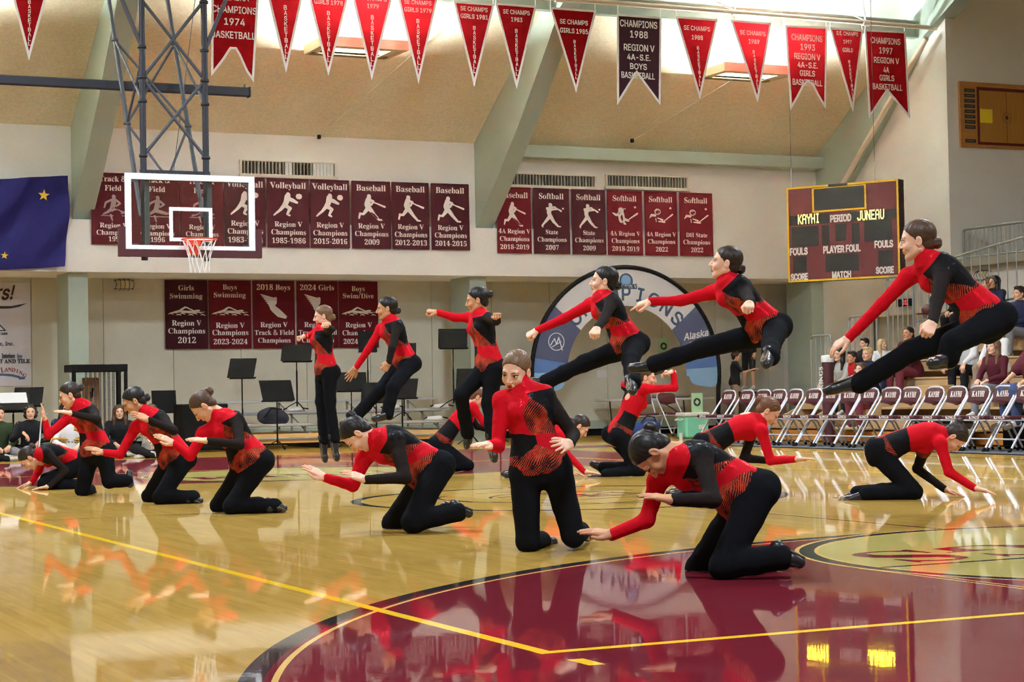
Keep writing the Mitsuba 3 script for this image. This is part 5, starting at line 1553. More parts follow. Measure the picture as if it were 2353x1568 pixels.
nt = thing('paper_note', 'yellow sheet stuck on the wooden court board', 'paper')
obj('sheet', box(16.01, 16.30, YW - .060, YW - .0575, 5.78, 6.04), 'note_yellow', nt)

# ---------------------------------------------------------------- arch banner
ar = thing('arch_banner', 'arched event banner reading CHAMPIONS with white top and navy sides', 'banner')
mat('arch_white', rgb(214, 212, 214), 0.8)
mat('arch_navy', rgb(70, 76, 108), 0.8)
mat('arch_blue', rgb(78, 112, 170), 0.8)
mat('arch_sky', rgb(128, 168, 206), 0.8)
mat('arch_ink', rgb(56, 72, 100), 0.8)
AC, AY = (10.50, 1.22), 18.1
RO, RI = 2.02, 1.30


def wedge(a0, a1, r0=RI, r1=RO):
    a = np.radians(np.linspace(a0, a1, 40))
    return Polygon(np.vstack([np.column_stack([AC[0] + r1 * np.cos(a), AC[1] + r1 * np.sin(a)]), np.column_stack([AC[0] + r0 * np.cos(a[::-1]), AC[1] + r0 * np.sin(a[::-1])])]))


fa = lambda g, d=.006, off=0.0: ext(g, d, (0, AY - off, 0))
obj('top_panel', fa(wedge(40, 140)), 'arch_white', ar)
for s, (a0, a1, b0, b1, c0, c1) in enumerate(((11, 40, 3, 11, -9, 3), (140, 171, 171, 179, 179, 191))):
    obj('side_panel', fa(wedge(a0, a1)), 'arch_navy', ar)
    obj('blue_band', fa(wedge(b0, b1)), 'arch_blue', ar)
    tip = wedge(c0, c1).buffer(-.16).buffer(.16)
    obj('tip', fa(wedge(c0, c1).intersection(tip.union(wedge(c0 + (6 if s == 0 else 0), c1 - (0 if s == 0 else 6))))), 'arch_sky', ar)
a = np.radians(np.linspace(-9, 189, 70))
rim_ = np.column_stack([AC[0] + (RO + .025) * np.cos(a), 0 * a + AY, AC[1] + (RO + .025) * np.sin(a)])
obj('edge_pole', sweep(np.vstack([[(AC[0] + 2.0, AY, 0.03)], rim_, [(AC[0] - 2.0, AY, 0.03)]]), .045, 8), 'rubber_black', ar)
for s in (-1, 1):
    obj('foot', cbox(AC[0] + s * 2.0 - .2, AC[0] + s * 2.0 + .2, AY - .2, AY + .2, 0, .03), 'rubber_black', ar)
ink = []
for i, ch in enumerate('CHAMPIONS'):
    th = 90 - (i - 4) * 11.6
    q = affinity.rotate(glyph(ch, .26, bold=True), th - 90, origin=(0, 0))
    ink.append(at(q, AC[0] + 1.41 * math.cos(math.radians(th)), AC[1] + 1.41 * math.sin(math.radians(th))))
obj('lettering', fa(unary_union(ink), .003, .006), 'arch_ink', ar)
lg = Point(AC[0], 3.00).buffer(.15).difference(Point(AC[0], 3.01).buffer(.105)).difference(sbox(AC[0] - .3, 2.82, AC[0] + .3, 2.93)).union(sbox(AC[0] - .24, 2.845, AC[0] + .24, 2.945).difference(at(glyph('REGION V', .065, True), AC[0], 2.865)))
obj('emblem', fa(lg, .003, .006), 'arch_ink', ar)
obj('emblem_disc', fa(Point(AC[0], 3.01).buffer(.105).intersection(sbox(AC[0] - .3, 2.95, AC[0] + .3, 3.3)), .002, .006), 'arch_sky', ar)
q = affinity.rotate(at(affinity.skew(glyph('Alaska', .13, bold=True), 16), 0, 0).union(at(glyph('AIRLINES', .055, bold=True, squeeze=1.15), .02, -.115)), 10, origin=(0, 0))
obj('print', fa(at(q, AC[0] + 1.55, AC[1] + .68), .003, .006), 'arch_white', ar)
q = Point(0, 0).buffer(.17).difference(Point(0, 0).buffer(.155)).union(stroke([(-.12, -.06), (-.04, .06), (0, -.05), (.05, .08), (.12, -.16)], .02)).union(stroke([(-.1, -.1), (.1, .0)], .015))
obj('print', fa(at(q, AC[0] - 1.52, AC[1] + .62), .003, .006), 'arch_white', ar)
mat('sheet_green', rgb(168, 206, 160), 0.8)
mat('sheet_white', rgb(222, 218, 216), 0.8)


def sign(label, x, z, w, h, m, y=19.995, logo=False):
    t = thing('paper_sign', label, 'sign')
    obj('sheet', box(x - w / 2, x + w / 2, y - .004, y, z - h / 2, z + h / 2), m, t)
    if logo:
        g = affinity.rotate(sbox(-.055, -.055, .055, .055), 45).union(Point(0, 0).buffer(.075)).difference(affinity.rotate(sbox(-.035, -.035, .035, .035), 45))
        obj('print', ext(at(g, x, z + .01), .002, (0, y - .004, 0)), 'ink_dark', t)


sign('green sheet with a black ring mark taped on the wall beside the arch banner', 12.39, 1.78, .24, .34, 'sheet_green', logo=True)
sign('white paper sheet on the wall under the arch, left', 10.22, 1.39, .22, .12, 'sheet_white')
sign('white paper sheet on the wall under the arch, lower right', 10.95, 1.24, .24, .14, 'sheet_white')
# ---------------------------------------------------------------- band corner: aluminium bleacher, stands, barred rack, amplifier
mat('alu', rgb(206, 208, 208), 0.35, 0.6)
mat('alu_dull', rgb(150, 152, 148), 0.5, 0.4)
mat('pine', proc(lambda p, n, uv: mix(rgb(206, 154, 88), rgb(222, 176, 112), fbm(p.x * 2, p.y * 8, p.z * 30, 3))), 0.6)
mat('stand_black', rgb(13, 13, 14), 0.7, spec=0.15)
bl = thing('bleacher', 'low aluminium bleacher with three rows and a pine base beam', 'bleacher')
for y, z, xe in ((17.25, .385, 6.33), (17.95, .595, 6.70), (18.65, .79, 6.76)):
    obj('seat_plank', cbox(2.2, xe, y - .02, y + .24, z, z + .045, .006), 'alu', bl)
    obj('foot_plank', cbox(2.2, xe - .05, y - .30, y - .10, z - .22, z - .19, .006), 'alu_dull', bl)
for x in (2.35, 3.7, 5.0, 6.2):
    obj('support', cat(tube((x, 17.1, .27), (x, 19.0, .27), .02, 6), *[tube((x, y + .1, .26), (x, y + .1, z), .02, 6) for y, z in ((17.25, .385), (17.95, .595), (18.65, .79))], tube((x, 17.3, .3), (x, 18.7, .77), .014, 6)), 'alu_dull', bl)
obj('base_beam', cbox(2.0, 6.1, 17.0, 17.12, .10, .26, .006), 'pine', bl)
obj('base_beam', cbox(2.0, 6.1, 18.9, 19.02, .10, .26, .006), 'pine', bl)
for x in (2.3, 4.0, 5.8):
    obj('runner', cbox(x - .06, x + .06, 17.0, 19.02, .0, .10, .006), 'stand_black', bl)


def music_stand(label, x, y, zc, zbase=0.0, w=.52, h=.33, yaw=0.0, tilt=22, skew=0.0, sheet_=False, text=None):
    """Desk centre at (x, y, zc); seen from behind."""
    t = thing('music_stand', label, 'music stand', 'black music stands')
    c, s = math.cos(math.radians(yaw)), math.sin(math.radians(yaw))
    ex = np.array([c, s, 0])
    ti = math.radians(tilt)
    fy = np.cross([0, 0, 1], ex)
    ez = np.array([0, 0, math.cos(ti)]) + fy * math.sin(ti)
    g = sbox(-w / 2, -h / 2, w / 2, h / 2).buffer(.015).buffer(-.008)
    g = affinity.skew(g, skew)
    o = np.array([x, y, zc])
    obj('desk', ext(g, .012, o, ex, ez), 'stand_black', t)
    n = np.cross(ex, ez)
    obj('ledge', ext(affinity.skew(sbox(-w / 2, -h / 2 - .012, w / 2, -h / 2 + .004), skew), .06, o - n * .05, ex, ez), 'stand_black', t)
    q = o - n * .0 + np.array([0, 0, -.05])
    obj('pole', cat(tube((q[0], q[1], zbase + .30), q, .010, 8), tube((q[0], q[1], zbase + .08), (q[0], q[1], zbase + .70), .015, 8)), 'stand_black', t)
    for k in range(3):
        a = math.radians(120 * k + 40)
        obj('leg', sweep([(q[0], q[1], zbase + .16), (q[0] + .12 * math.cos(a), q[1] + .12 * math.sin(a), zbase + .10), (q[0] + .25 * math.cos(a), q[1] + .25 * math.sin(a), zbase + .01)], .009, 6), 'stand_black', t)
    if sheet_:
        obj('sheet_music', ext(sbox(-w * .40, -.02, w * .44, h * .62), .003, o + n * .014, ex, ez), 'sheet_white', t)
    if text:
        obj('lettering', ext(at(glyph(text, .07, True), 0, -.03), .002, o + n * .013, ex, ez), 'vent_slat', t)


for q in [('tilted music stand left of the others, over the bun of the kneeling dancer', 2.66, 17.6, 1.40, .0, .46, .34, 0, 20, 16),
          ('music stand low behind the kneeling dancer with brown bun', 2.95, 16.6, 1.00, .0, .56, .34, 4, 14, -6),
          ('tall music stand before the 2018 Boys banner', 3.72, 17.8, 1.66, .64, .54, .30, 0, 24, 14),
          ('music stand left of the straight leaping dancer, middle height', 4.21, 16.4, 1.13, .0, .54, .32, 0, 20, 4),
          ('lower music stand partly hidden by the straight leaping dancer', 4.62, 16.3, .94, .0, .52, .34, 0, 20, 12),
          ('music stand right of the straight leaping dancer', 5.22, 16.6, 1.0, .0, .54, .34, -3, 20, 14),
          ('music stand half hidden behind the leaping dancer reaching down', 5.66, 17.6 , 1.66, .43, .48, .32, 0, 22, 10),
          ('tall music stand between the two leaping dancers', 6.72, 17.8, 1.90, .64, .56, .36, 0, 20, 10),
          ('music stand right of the leaping dancer reaching down, above the bleacher', 6.44, 16.4, 1.15, .0, .54, .36, 0, 20, 12),
          ('square music stand behind the bleached bun of the second kneeling dancer', 1.20, 17.3, .85, .0, .40, .36, 0, 8, 0),
          ('music stand beside the band players at the far left', -1.27, 16.2, .97, .0, .44, .30, 0, 26, 12)]:
    music_stand(*q)
music_stand('music stand with white sheet music at the left picture edge', -1.62, 15.6, .88, .0, .50, .30, 0, 40, 6, True)
music_stand('dark music stand lettered KAYHI behind the leaping dancer with level fists', 7.36, 17.2, 1.22, .0, .56, .36, 6, 4, 0, False, 'KAYHI')
music_stand('dark square stand directly behind the straight leaping dancer', 5.17, 18.1, 1.86, .64, .34, .36, 0, 6, 0)

t = thing('mallet_rack', 'tall black rack of vertical bars by the green column', 'rack')
PX0, PX1, PY0, PY1 = -.40, .52, 17.0, 17.6
obj('top', cbox(PX0, PX1, PY0, PY1, 1.36, 1.48, .008), 'stand_black', t)
for x, y in ((PX0 + .03, PY0 + .03), (PX0 + .16, PY1 - .03), (PX1 - .14, PY0 + .03), (PX1 - .03, PY1 - .03), (PX1 - .03, PY0 + .03)):
    obj('post', box(x - .025, x + .025, y - .025, y + .025, 0, 1.37), 'stand_black', t)
for k in range(7):
    x = PX0 + .24 + .075 * k
    obj('bar', cat(tube((x, PY0 + .1, .1), (x, PY0 + .1, 1.37), .006, 6), tube((x + .022, PY0 + .1, .1), (x + .022, PY0 + .1, 1.37), .006, 6)), 'steel_black', t)
obj('base', cbox(PX0, PX1, PY0, PY1, .04, .11, .008), 'stand_black', t)
t = thing('cardboard_panel', 'brown wooden panel with a hole drawn as a black patch, inside the black rack', 'panel')
mat('panel_tan', proc(lambda p, n, uv: mix(rgb(172, 128, 88), rgb(196, 154, 112), fbm(p.x * 4, p.y * 4, p.z * 4, 3))), 0.8)
obj('sheet', box(-.09, .19, 17.62, 17.65, .0, 1.27), 'panel_tan', t)
obj('hole', ext(stroke([(.04, 1.02), (.07, .98), (.05, .94), (.08, 1.08)], .035), .002, (0, 17.62, 0)), 'stand_black', t)  # sheet is not cut: black patch painted for the dark inside the hole
t = thing('amplifier', 'black amplifier cabinet on the floor behind the kneeling dancers', 'amplifier')
obj('cabinet', cbox(1.30, 2.10, 16.6, 17.1, .03, .80, .02), 'stand_black', t)
obj('grille', box(1.34, 2.06, 16.592, 16.6, .07, .62), 'rubber_black', t)
obj('badge', box(1.62, 1.78, 16.586, 16.592, .66, .70), 'vent_slat', t)
obj('handle', sweep([(1.6, 16.9, .80), (1.62, 16.9, .84), (1.78, 16.9, .84), (1.8, 16.9, .80)], .012, 6), 'rubber_black', t)
t = thing('water_bottle', 'small lilac bottle standing on the black amplifier', 'bottle')
mat('plastic_lilac', rgb(150, 146, 214), 0.3)
obj('body', trimesh.creation.revolve([(0, .80), (.032, .80), (.034, .81), (.034, .90), (.018, .93), (.018, .95), (0, .95)], sections=16).apply_translation((1.62, 16.75, 0)), 'plastic_lilac', t, 40)
obj('cap', tube((1.62, 16.75, .95), (1.62, 16.75, .97), .019, 12), 'stand_black', t)
t = thing('backpack', 'dark navy bag lying on the bleacher', 'bag')
mat('cloth_navy', rgb(26, 28, 44), 0.9)
P, F, _ = skin([(p_ell((3.12, 17.42, .56), (.26, .16, .16)), .05, 0, 1), (p_ell((3.22, 17.36, .52), (.2, .12, .12)), .05, 0, 1)], .03, .08)
scene[t + '__body'] = shape(P + normals_of(P, F) * (.02 * (meshkit.fbm(P * 9, 2) - .5))[:, None], F, 'cloth_navy')
obj('strap', sweep([(2.95, 17.3, .55), (3.05, 17.22, .70), (3.25, 17.24, .68)], .012, 6), 'rubber_black', t)
mat('cloth_white', rgb(226, 224, 220), 0.9)
for i, (x, y, z, lab) in enumerate(((3.72, 17.98, .64, 'white plush pad on the bleacher below the tall music stand'), (5.55, 17.98, .64, 'white cloth pad on the bleacher behind the straight leaping dancer'), (6.10, 17.3, .43, 'white cloth pad on the front bleacher plank'), (6.76 - .25, 17.98, .64, 'white shoes at the right end of the bleacher'))):
    t = thing('cloth_pad', lab, 'cloth')
    P, F, _ = skin([(p_ell((x, y, z + .02), (.20, .09, .05)), .03, 0, 1), (p_ell((x + .1, y - .02, z + .03), (.08, .07, .05)), .03, 0, 1)], .02, .06)
    P[:, 2] = np.maximum(P[:, 2], z + .001)
    scene[t + '__body'] = shape(P, F, 'cloth_white')
    for s in (-1, 1):
        obj('tie', tube((x + s * .15, y - .05, z + .05), (x + s * .23, y - .12, z + .03), .012, 6), 'rubber_black', t)

# ---------------------------------------------------------------- table, cooler, bag
t = thing('folding_table', 'white folding table by the wall under the arch banner', 'table')
mat('table_white', rgb(212, 208, 202), 0.5)
obj('top', cbox(10.6, 12.95, 18.95, 19.7, .68, .73, .012), 'table_white', t)
for x in (10.9, 12.6):
    obj('leg', cat(tube((x, 19.05, .69), (x + .06, 19.05, 0), .016, 8), tube((x, 19.6, .69), (x + .06, 19.6, 0), .016, 8), tube((x + .03, 19.05, .3), (x + .03, 19.6, .3), .012, 6)), 'steel_grey', t)
    obj('brace', tube((x + (.1 if x < 11.5 else -.1) + .03, 19.3, .30), (x + (.7 if x < 11.5 else -.7), 19.3, .67), .012, 6), 'steel_grey', t)
t = thing('seat_cushion', 'folded grey cushion lying on the white table', 'cushion')
mat('cloth_taupe', rgb(142, 126, 110), 0.9)
obj('body', cbox(11.72, 12.42, 19.0, 19.4, .732, .80, .025), 'cloth_taupe', t)
obj('piping', cbox(11.70, 12.44, 18.98, 19.42, .755, .772, .006), 'vent_slat', t)
t = thing('cooler', 'mint green drink cooler with white lid on the floor', 'cooler')
mat('mint', rgb(126, 208, 174), 0.45)
mat('lid_white', rgb(222, 218, 208), 0.5)
CX, CY = 10.62, 15.9
obj('body', cbox(CX - .24, CX + .24, CY - .18, CY + .18, .01, .40, .03), 'mint', t)
obj('lid', cbox(CX - .255, CX + .255, CY - .195, CY + .195, .40, .475, .02), 'lid_white', t)
obj('handle', sweep([(CX - .26, CY - .1, .36), (CX - .31, CY - .1, .34), (CX - .31, CY + .1, .34), (CX - .26, CY + .1, .36)], .014, 6), 'lid_white', t)
obj('badge', cbox(CX + .02, CX + .15, CY - .186, CY - .178, .17, .25, .002), 'lid_white', t)
sign('green sheet with a black ring mark standing on the mint cooler', CX + .04, .65, .24, .35, 'sheet_green', CY - .1, True)
t = thing('tote_bag', 'blue bag on the floor left of the mint cooler', 'bag')
mat('cloth_blue', rgb(34, 58, 118), 0.8)
P, F, _ = skin([(p_ell((9.98, 16.6, .16), (.30, .2, .17)), .05, 0, 1), (p_ell((10.08, 16.5, .24), (.2, .15, .13)), .05, 0, 1)], .03, .08)
P = P + normals_of(P, F) * (.03 * (meshkit.fbm(P * 8, 2) - .5))[:, None]
P[:, 2] = np.maximum(P[:, 2], .002)
scene[t + '__body'] = shape(P, F, 'cloth_blue')
obj('handle', sweep([(9.85, 16.45, .3), (9.95, 16.4, .42), (10.1, 16.4, .40), (10.16, 16.42, .3)], .014, 6), 'cloth_navy', t)
t = thing('paper_cup', 'white paper cup on the floor beside the blue bag', 'cup')
obj('cup', trimesh.creation.revolve([(0, 0), (.03, 0), (.04, .11), (.037, .11), (.028, .005), (0, .005)], sections=14).apply_translation((10.28, 15.75, 0)), 'sheet_white', t, 40)

# ---------------------------------------------------------------- row of folding chairs
mat('chair_white', rgb(206, 208, 216), 0.35, 0.35)
mat('chair_maroon', rgb(72, 28, 34), 0.5)
mat('chair_print', rgb(228, 222, 216), 0.6)
mt = thing('floor_runner', 'dark grey runner mat under the row of folding chairs', 'mat')
mat('mat_grey', rgb(74, 74, 78), 0.8)
obj('mat', cbox(8.55, 9.9, 4.0, 13.2, .001, .012, .004), 'mat_grey', mt)
obj('edge', cbox(8.50, 8.55, 4.0, 13.2, .001, .010, .003), 'rubber_black', mt)
YB_ = lambda u, v: 0
# local chair: front towards -x, back edge up; origin under the seat centre
CH = {}
W2 = .215
tubes = []
CH['front_frame'] = (cat([sweep([(-.24, s * W2, .015), (.055, s * W2, .43), (.255, s * W2, .70), (.285, s * W2 * .97, .77), (.29, s * W2 * .80, .825), (.29, s * W2 * .55, .845)], .0155, 8) for s in (-1, 1)] + [tube((-.135, -W2, .16), (-.135, W2, .16), .011, 8), sweep([(.29, -W2 * .55, .845), (.292, 0, .848), (.29, W2 * .55, .845)], .0155, 8)]), 'chair_white', None)
CH['rear_leg'] = (cat([sweep([(-.02, s * (W2 - .035), .435), (.13, s * (W2 - .035), .36), (.33, s * (W2 - .035), .015)], .0135, 8) for s in (-1, 1)] + [tube((.26, -W2 + .035, .14), (.26, W2 - .035, .14), .010, 8)]), 'chair_white', None)
CH['seat'] = (cbox(-.225, .17, -.19, .19, .415, .462, .012), 'chair_maroon', None)
CH['seat_rail'] = (cat(tube((-.21, -.215, .405), (-.21, .215, .405), .011, 8), tube((-.21, -.2, .405), (.16, -.2, .405), .010, 6), tube((-.21, .2, .405), (.16, .2, .405), .010, 6)), 'chair_white', None)
bk = Polygon([(-.205, .02), (-.05, 0), (0, -.018), (.05, 0), (.205, .02), (.20, .15), (.17, .20), (.10, .222), (-.10, .222), (-.17, .20), (-.20, .15)]).buffer(.012).buffer(-.004)
bend = lambda u, v: -.014 * (1 - (u / .2) ** 2)
bo, bex, bez = np.array([.258, 0, .622]), np.array([0, -1.0, 0]), unit([.18, 0, 1])
CH['backrest'] = (ext(bk.segmentize(.04), .022, bo, bex, bez, warp=bend), 'chair_maroon', None)
CH['backrest__lettering'] = (ext(at(affinity.skew(glyph('KAYHI', .078, True, width=.25), 8), 0, .085).segmentize(.05), .004, bo, bex, bez, warp=lambda u, v: .0225 + 0 * u), 'chair_print', None)
CH['seat__lettering'] = (ext(at(glyph('KINGS', .039, True, width=.21), 0, -.001), .003, (-.2245, 0, .422), (0, -1, 0), (0, 0, 1)), 'chair_print', None)
for s in (-1, 1):
    pass
for i, (s, x0, x1, w, h, r) in enumerate(((-1, -.262, -.225, W2, .045, .021), (1, -.262, -.225, W2, .045, .021), (-1, .335, .315, W2 - .035, .04, .019), (1, .335, .315, W2 - .035, .04, .019))):
    CH['foot' if i == 0 else f'foot_{i:03d}'] = (tube((x0, s * w, .0), (x1, s * w, h), r, 8), 'rubber_black', None)
PLY = {k: mikit.ply(m, b, 35) for k, (m, b, _) in CH.items()}
ys = [12.62 - .487 * i for i in range(16)]
rng = random.Random(8)
for i, y in enumerate(ys):
    lab = 'maroon folding chair reading KAYHI, ' + ('leftmost of the row' if i == 0 else 'rightmost of the row' if i == 15 else f'{["", "second", "third", "fourth", "fifth", "sixth", "seventh", "eighth"][i]} from the left end' if i < 8 else f'{["second", "third", "fourth", "fifth", "sixth", "seventh", "eighth"][14 - i]} from the right end')
    t = thing('folding_chair', lab, 'chair', 'folding chairs in the team row')
    M = T().translate([9.12 + rng.uniform(-.02, .02), y + rng.uniform(-.02, .02), .012]).rotate([0, 0, 1], rng.uniform(-3, 3))
    for k, d in PLY.items():
        scene[f'{t}__{k}'] = {**d, 'to_world': M}
# dark chairs behind
for i, (x, y, a) in enumerate(((10.6, 17.6, 80), (11.4, 17.9, 95))):
    t = thing('folding_chair', ('dark maroon folding chair behind the table end', 'dark maroon folding chair nearer the kneeling child')[i], 'chair')
    M = T().translate([x, y, 0]).rotate([0, 0, 1], a)
    for k, d in PLY.items():
        if 'lettering' not in k:
            scene[f'{t}__{k}'] = {**d, 'to_world': M}
t = thing('water_bottle', 'clear water bottle on the floor beside the rightmost folding chair', 'bottle')
mat('bottle_clear', rgb(206, 216, 220), 0.15)
mat('bottle_label', rgb(120, 160, 200), 0.5)
bo_ = (9.35, 5.02)
obj('body', trimesh.creation.revolve([(0, .002), (.03, .002), (.034, .01), (.034, .15), (.028, .18), (.013, .205), (.013, .215), (0, .215)], sections=16).apply_translation((*bo_, .012)), 'bottle_clear', t, 40)
obj('label', trimesh.creation.revolve([(.0345, .07), (.0345, .13)], sections=16).apply_translation((*bo_, .012)), 'bottle_label', t, True)
obj('cap', tube((*bo_, .226), (*bo_, .245), .015, 10), 'sheet_white', t)
t = thing('equipment_bag', 'tall black bag standing behind the rightmost folding chairs', 'bag')
obj('body', cbox(9.72, 9.98, 5.85, 6.25, .012, .50, .04), 'stand_black', t)
obj('handle', sweep([(9.85, 5.95, .49), (9.85, 5.98, .54), (9.85, 6.12, .54), (9.85, 6.15, .49)], .012, 6), 'rubber_black', t)
# ---------------------------------------------------------------- wooden bleachers, balcony and rails on the right
mat('bleach_wood', proc(lambda p, n, uv: mix(rgb(178, 142, 98), rgb(200, 166, 122), fbm(p.x * 14, p.y * 1.3, p.z * 14, 3))), 0.5)
mat('bleach_orange', proc(lambda p, n, uv: mix(rgb(176, 112, 44), rgb(196, 134, 62), fbm(p.x * 14, p.y * 1.3, p.z * 14, 3))), 0.5)
mat('bleach_dark', rgb(84, 72, 56), 0.8)
mat('rail_steel', rgb(158, 162, 160), 0.4, 0.5)
bw = thing('bleacher', 'wooden bleachers along the right side of the court with seated people', 'bleacher')
BY0, BY1 = -7.0, 13.2
for r in range(7):
    x, z = 10.45 + .70 * r, .42 + .30 * r
    obj('seat_board', cbox(x, x + .27, BY0, BY1, z - .035, z, .008), 'bleach_wood', bw)
    obj('riser', box(x + .02, x + .05, BY0, BY1, z - .20, z - .035), 'bleach_wood', bw)
    obj('foot_board', box(x + .27, x + .72, BY0, BY1, z - .18, z - .15), 'bleach_dark', bw)
    obj('closing_board', box(x + .30, x + .32, BY0, BY1, max(z - .45, 0), z - .15), 'bleach_wood', bw)  # upright board below the foot board, same wood as the seats
obj('kick_board', cbox(10.36, 10.42, BY0, BY1, .03, .19, .005), 'bleach_orange', bw)
obj('end_panel', ext(Polygon([(10.4, 0), (15.3, 0), (15.3, 2.1), (14.7, 2.1), (10.4, .25)]), .04, (0, BY1 + .04, 0)), 'bleach_wood', bw)
for y in (10.4, 7.6, 4.9):
    for r in range(6):
        x, z = 10.45 + .70 * r, .42 + .30 * r
        obj('aisle_step', cbox(x - .33, x, y - .35, y + .35, z - .30 + .10, z - .30 + .135, .006), 'bleach_wood', bw)
struct('balcony_slab', box(15.4, 26, -9, YC, 3.06, 3.21), 'vent_slat', 'grey edge of the upper balcony on the right')
struct('wall_balcony', box(15.68, 15.9, -9, YC, 0, 3.06), 'paint_upper', 'cream wall under the balcony on the right')
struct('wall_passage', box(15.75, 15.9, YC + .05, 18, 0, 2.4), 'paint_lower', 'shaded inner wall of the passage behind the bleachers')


def rail_panel(label, P0, P1, h, n, r=.016, bottom=.08, posts=True):
    """A welded pipe rail from P0 to P1 (at foot height) with n upright bars."""
    t = thing('hand_rail', label, 'railing')
    P0, P1 = np.array(P0, float), np.array(P1, float)
    up = np.array([0, 0, 1.0])
    d = unit((P1 - P0) * (1, 1, 0))
    obj('top_rail', sweep([P0 + up * (h - .06), P0 + up * (h - .01) + d * .02, P0 + up * h + d * .08, P1 + up * h - d * .08, P1 + up * (h - .01) - d * .02, P1 + up * (h - .06)], r * 1.3, 8), 'rail_steel', t, True)
    obj('bottom_rail', tube(P0 + up * bottom, P1 + up * bottom, r, 8), 'rail_steel', t)
    for q in (P0, P1):
        obj('post', tube(q, q + up * (h - .05), r * 1.3, 8), 'rail_steel', t)
    for k in range(1, n):
        q = P0 + (P1 - P0) * k / n
        obj('bar', tube(q + up * bottom, q + up * h, r * .62, 6), 'rail_steel', t)


rail_panel('grey pipe railing on the balcony edge at the upper right', (15.5, 14.2, 3.21), (15.5, 10.2, 3.21), .55, 34, .02, .03)
rail_panel('long grey aisle railing rising through the upper seats', (14.1, 13.9, 1.95), (14.1, 10.6, 2.3), 1.05, 14, .018)
rail_panel('low grey railing at the end of the bleachers, behind the maroon barrel', (11.5, 13.35, .75), (11.5, 12.75, .75), 1.02, 4, .015, .06)
rail_panel('grey railing at the end of the bleachers, one step higher', (12.3, 13.35, 1.05), (12.3, 12.55, 1.05), 1.05, 5, .015, .06)
rail_panel('grey railing rising beside the return wall', (13.2, 13.45, 1.4), (13.2, 12.3, 1.4), 1.4, 8, .017, .06)
t = thing('drink_barrel', 'maroon barrel with white lid at the end of the bleachers', 'barrel')
bx, by = 10.20, 10.98
prof = lambda pts: trimesh.creation.revolve(pts, sections=24).apply_translation((bx, by, 0))
obj('body', prof([(0, .012), (.085, .012), (.092, .05), (.092, 1.26), (.085, 1.28), (0, 1.28)]), 'chair_maroon', t, 40)
obj('lid', prof([(.098, 1.28), (.104, 1.30), (.104, 1.36), (.09, 1.39), (0, 1.40)]), 'lid_white', t, 40)
obj('base_band', prof([(.093, .72), (.098, .72), (.098, .80), (.093, .80)]), 'lid_white', t, 40)
obj('lettering', cat([ext(affinity.rotate(glyph('KINGS', .10, True, width=.36), 90, origin=(0, 0)), .003, (bx - .094, by, 1.03), (0, -1, 0), (0, 0, 1))]), 'chair_print', t)

# maroon cap hung on the aisle rail, cardboard boxes on the seats, small things
t = thing('cap', 'maroon cap hung on the aisle railing', 'cap')
P, F, _ = skin([(p_ell((13.2, 12.3, 2.18), (.11, .13, .09)), .03, 0, 1), (p_ell((13.12, 12.42, 2.12), (.07, .09, .015)), .02, 0, 1)], .018, .06)
scene[t + '__body'] = shape(P, F, 'chair_maroon')
mat('carton', proc(lambda p, n, uv: mix(rgb(186, 146, 92), rgb(202, 164, 112), fbm(p.x * 6, p.y * 6, p.z * 6, 3))), 0.8)
for i, (x, y, z, w, h, lab) in enumerate(((11.2, 9.75, .72, .55, .17, 'flat wooden tray on the bleacher seat behind the chairs'),
                                         (10.52, 10.6, .42, .34, .30, 'tan wooden box on the front bleacher row'),
                                         (15.9, 12.2, 3.22, .7, .42, 'large cardboard box behind the balcony railing'), (15.9, 11.2, 3.22, .6, .36, 'smaller cardboard box behind the balcony railing'))):
    t = thing('carton_box', lab, 'box')
    obj('body', cbox(x, x + .3, y - w / 2, y + w / 2, z + .001, z + h, .008), 'carton', t)
    obj('flap', box(x - .004, x + .31, y - w / 2 - .004, y + w / 2 + .004, z + h * .80, z + h * .82), 'bleach_wood', t)
t = thing('storage_bin', 'dark grey bin behind the folding chairs', 'bin')
obj('body', cbox(9.95, 10.3, 7.5, 8.5, .012, .36, .03), 'vent_dark', t)
obj('lid', cbox(9.93, 10.32, 7.48, 8.52, .36, .39, .01), 'steel_grey', t)
# ---------------------------------------------------------------- lettering and crest on the floor
mat('floor_maroon', rgb(96, 26, 36), 0.05, spec=0.42)
mat('floor_black', rgb(40, 36, 34), 0.05, spec=0.42)
FLM = lambda g, m, lab=None: obj('lettering', ext(g, .0006, (0, 0, .0002), (1, 0, 0), (0, 1, 0)), m, 'floor', label=lab)
for s in (-1, 1):
    word = glyph('KINGS', .62, True, width=2.95)
    yb = (COURT - 5.79)
    FLM(at(affinity.rotate(word, 180, origin=(0, 0)) if s < 0 else word, 0, -yb + .72 if s < 0 else yb - .72), 'floor_maroon', 'maroon word KINGS in the free-throw circle')
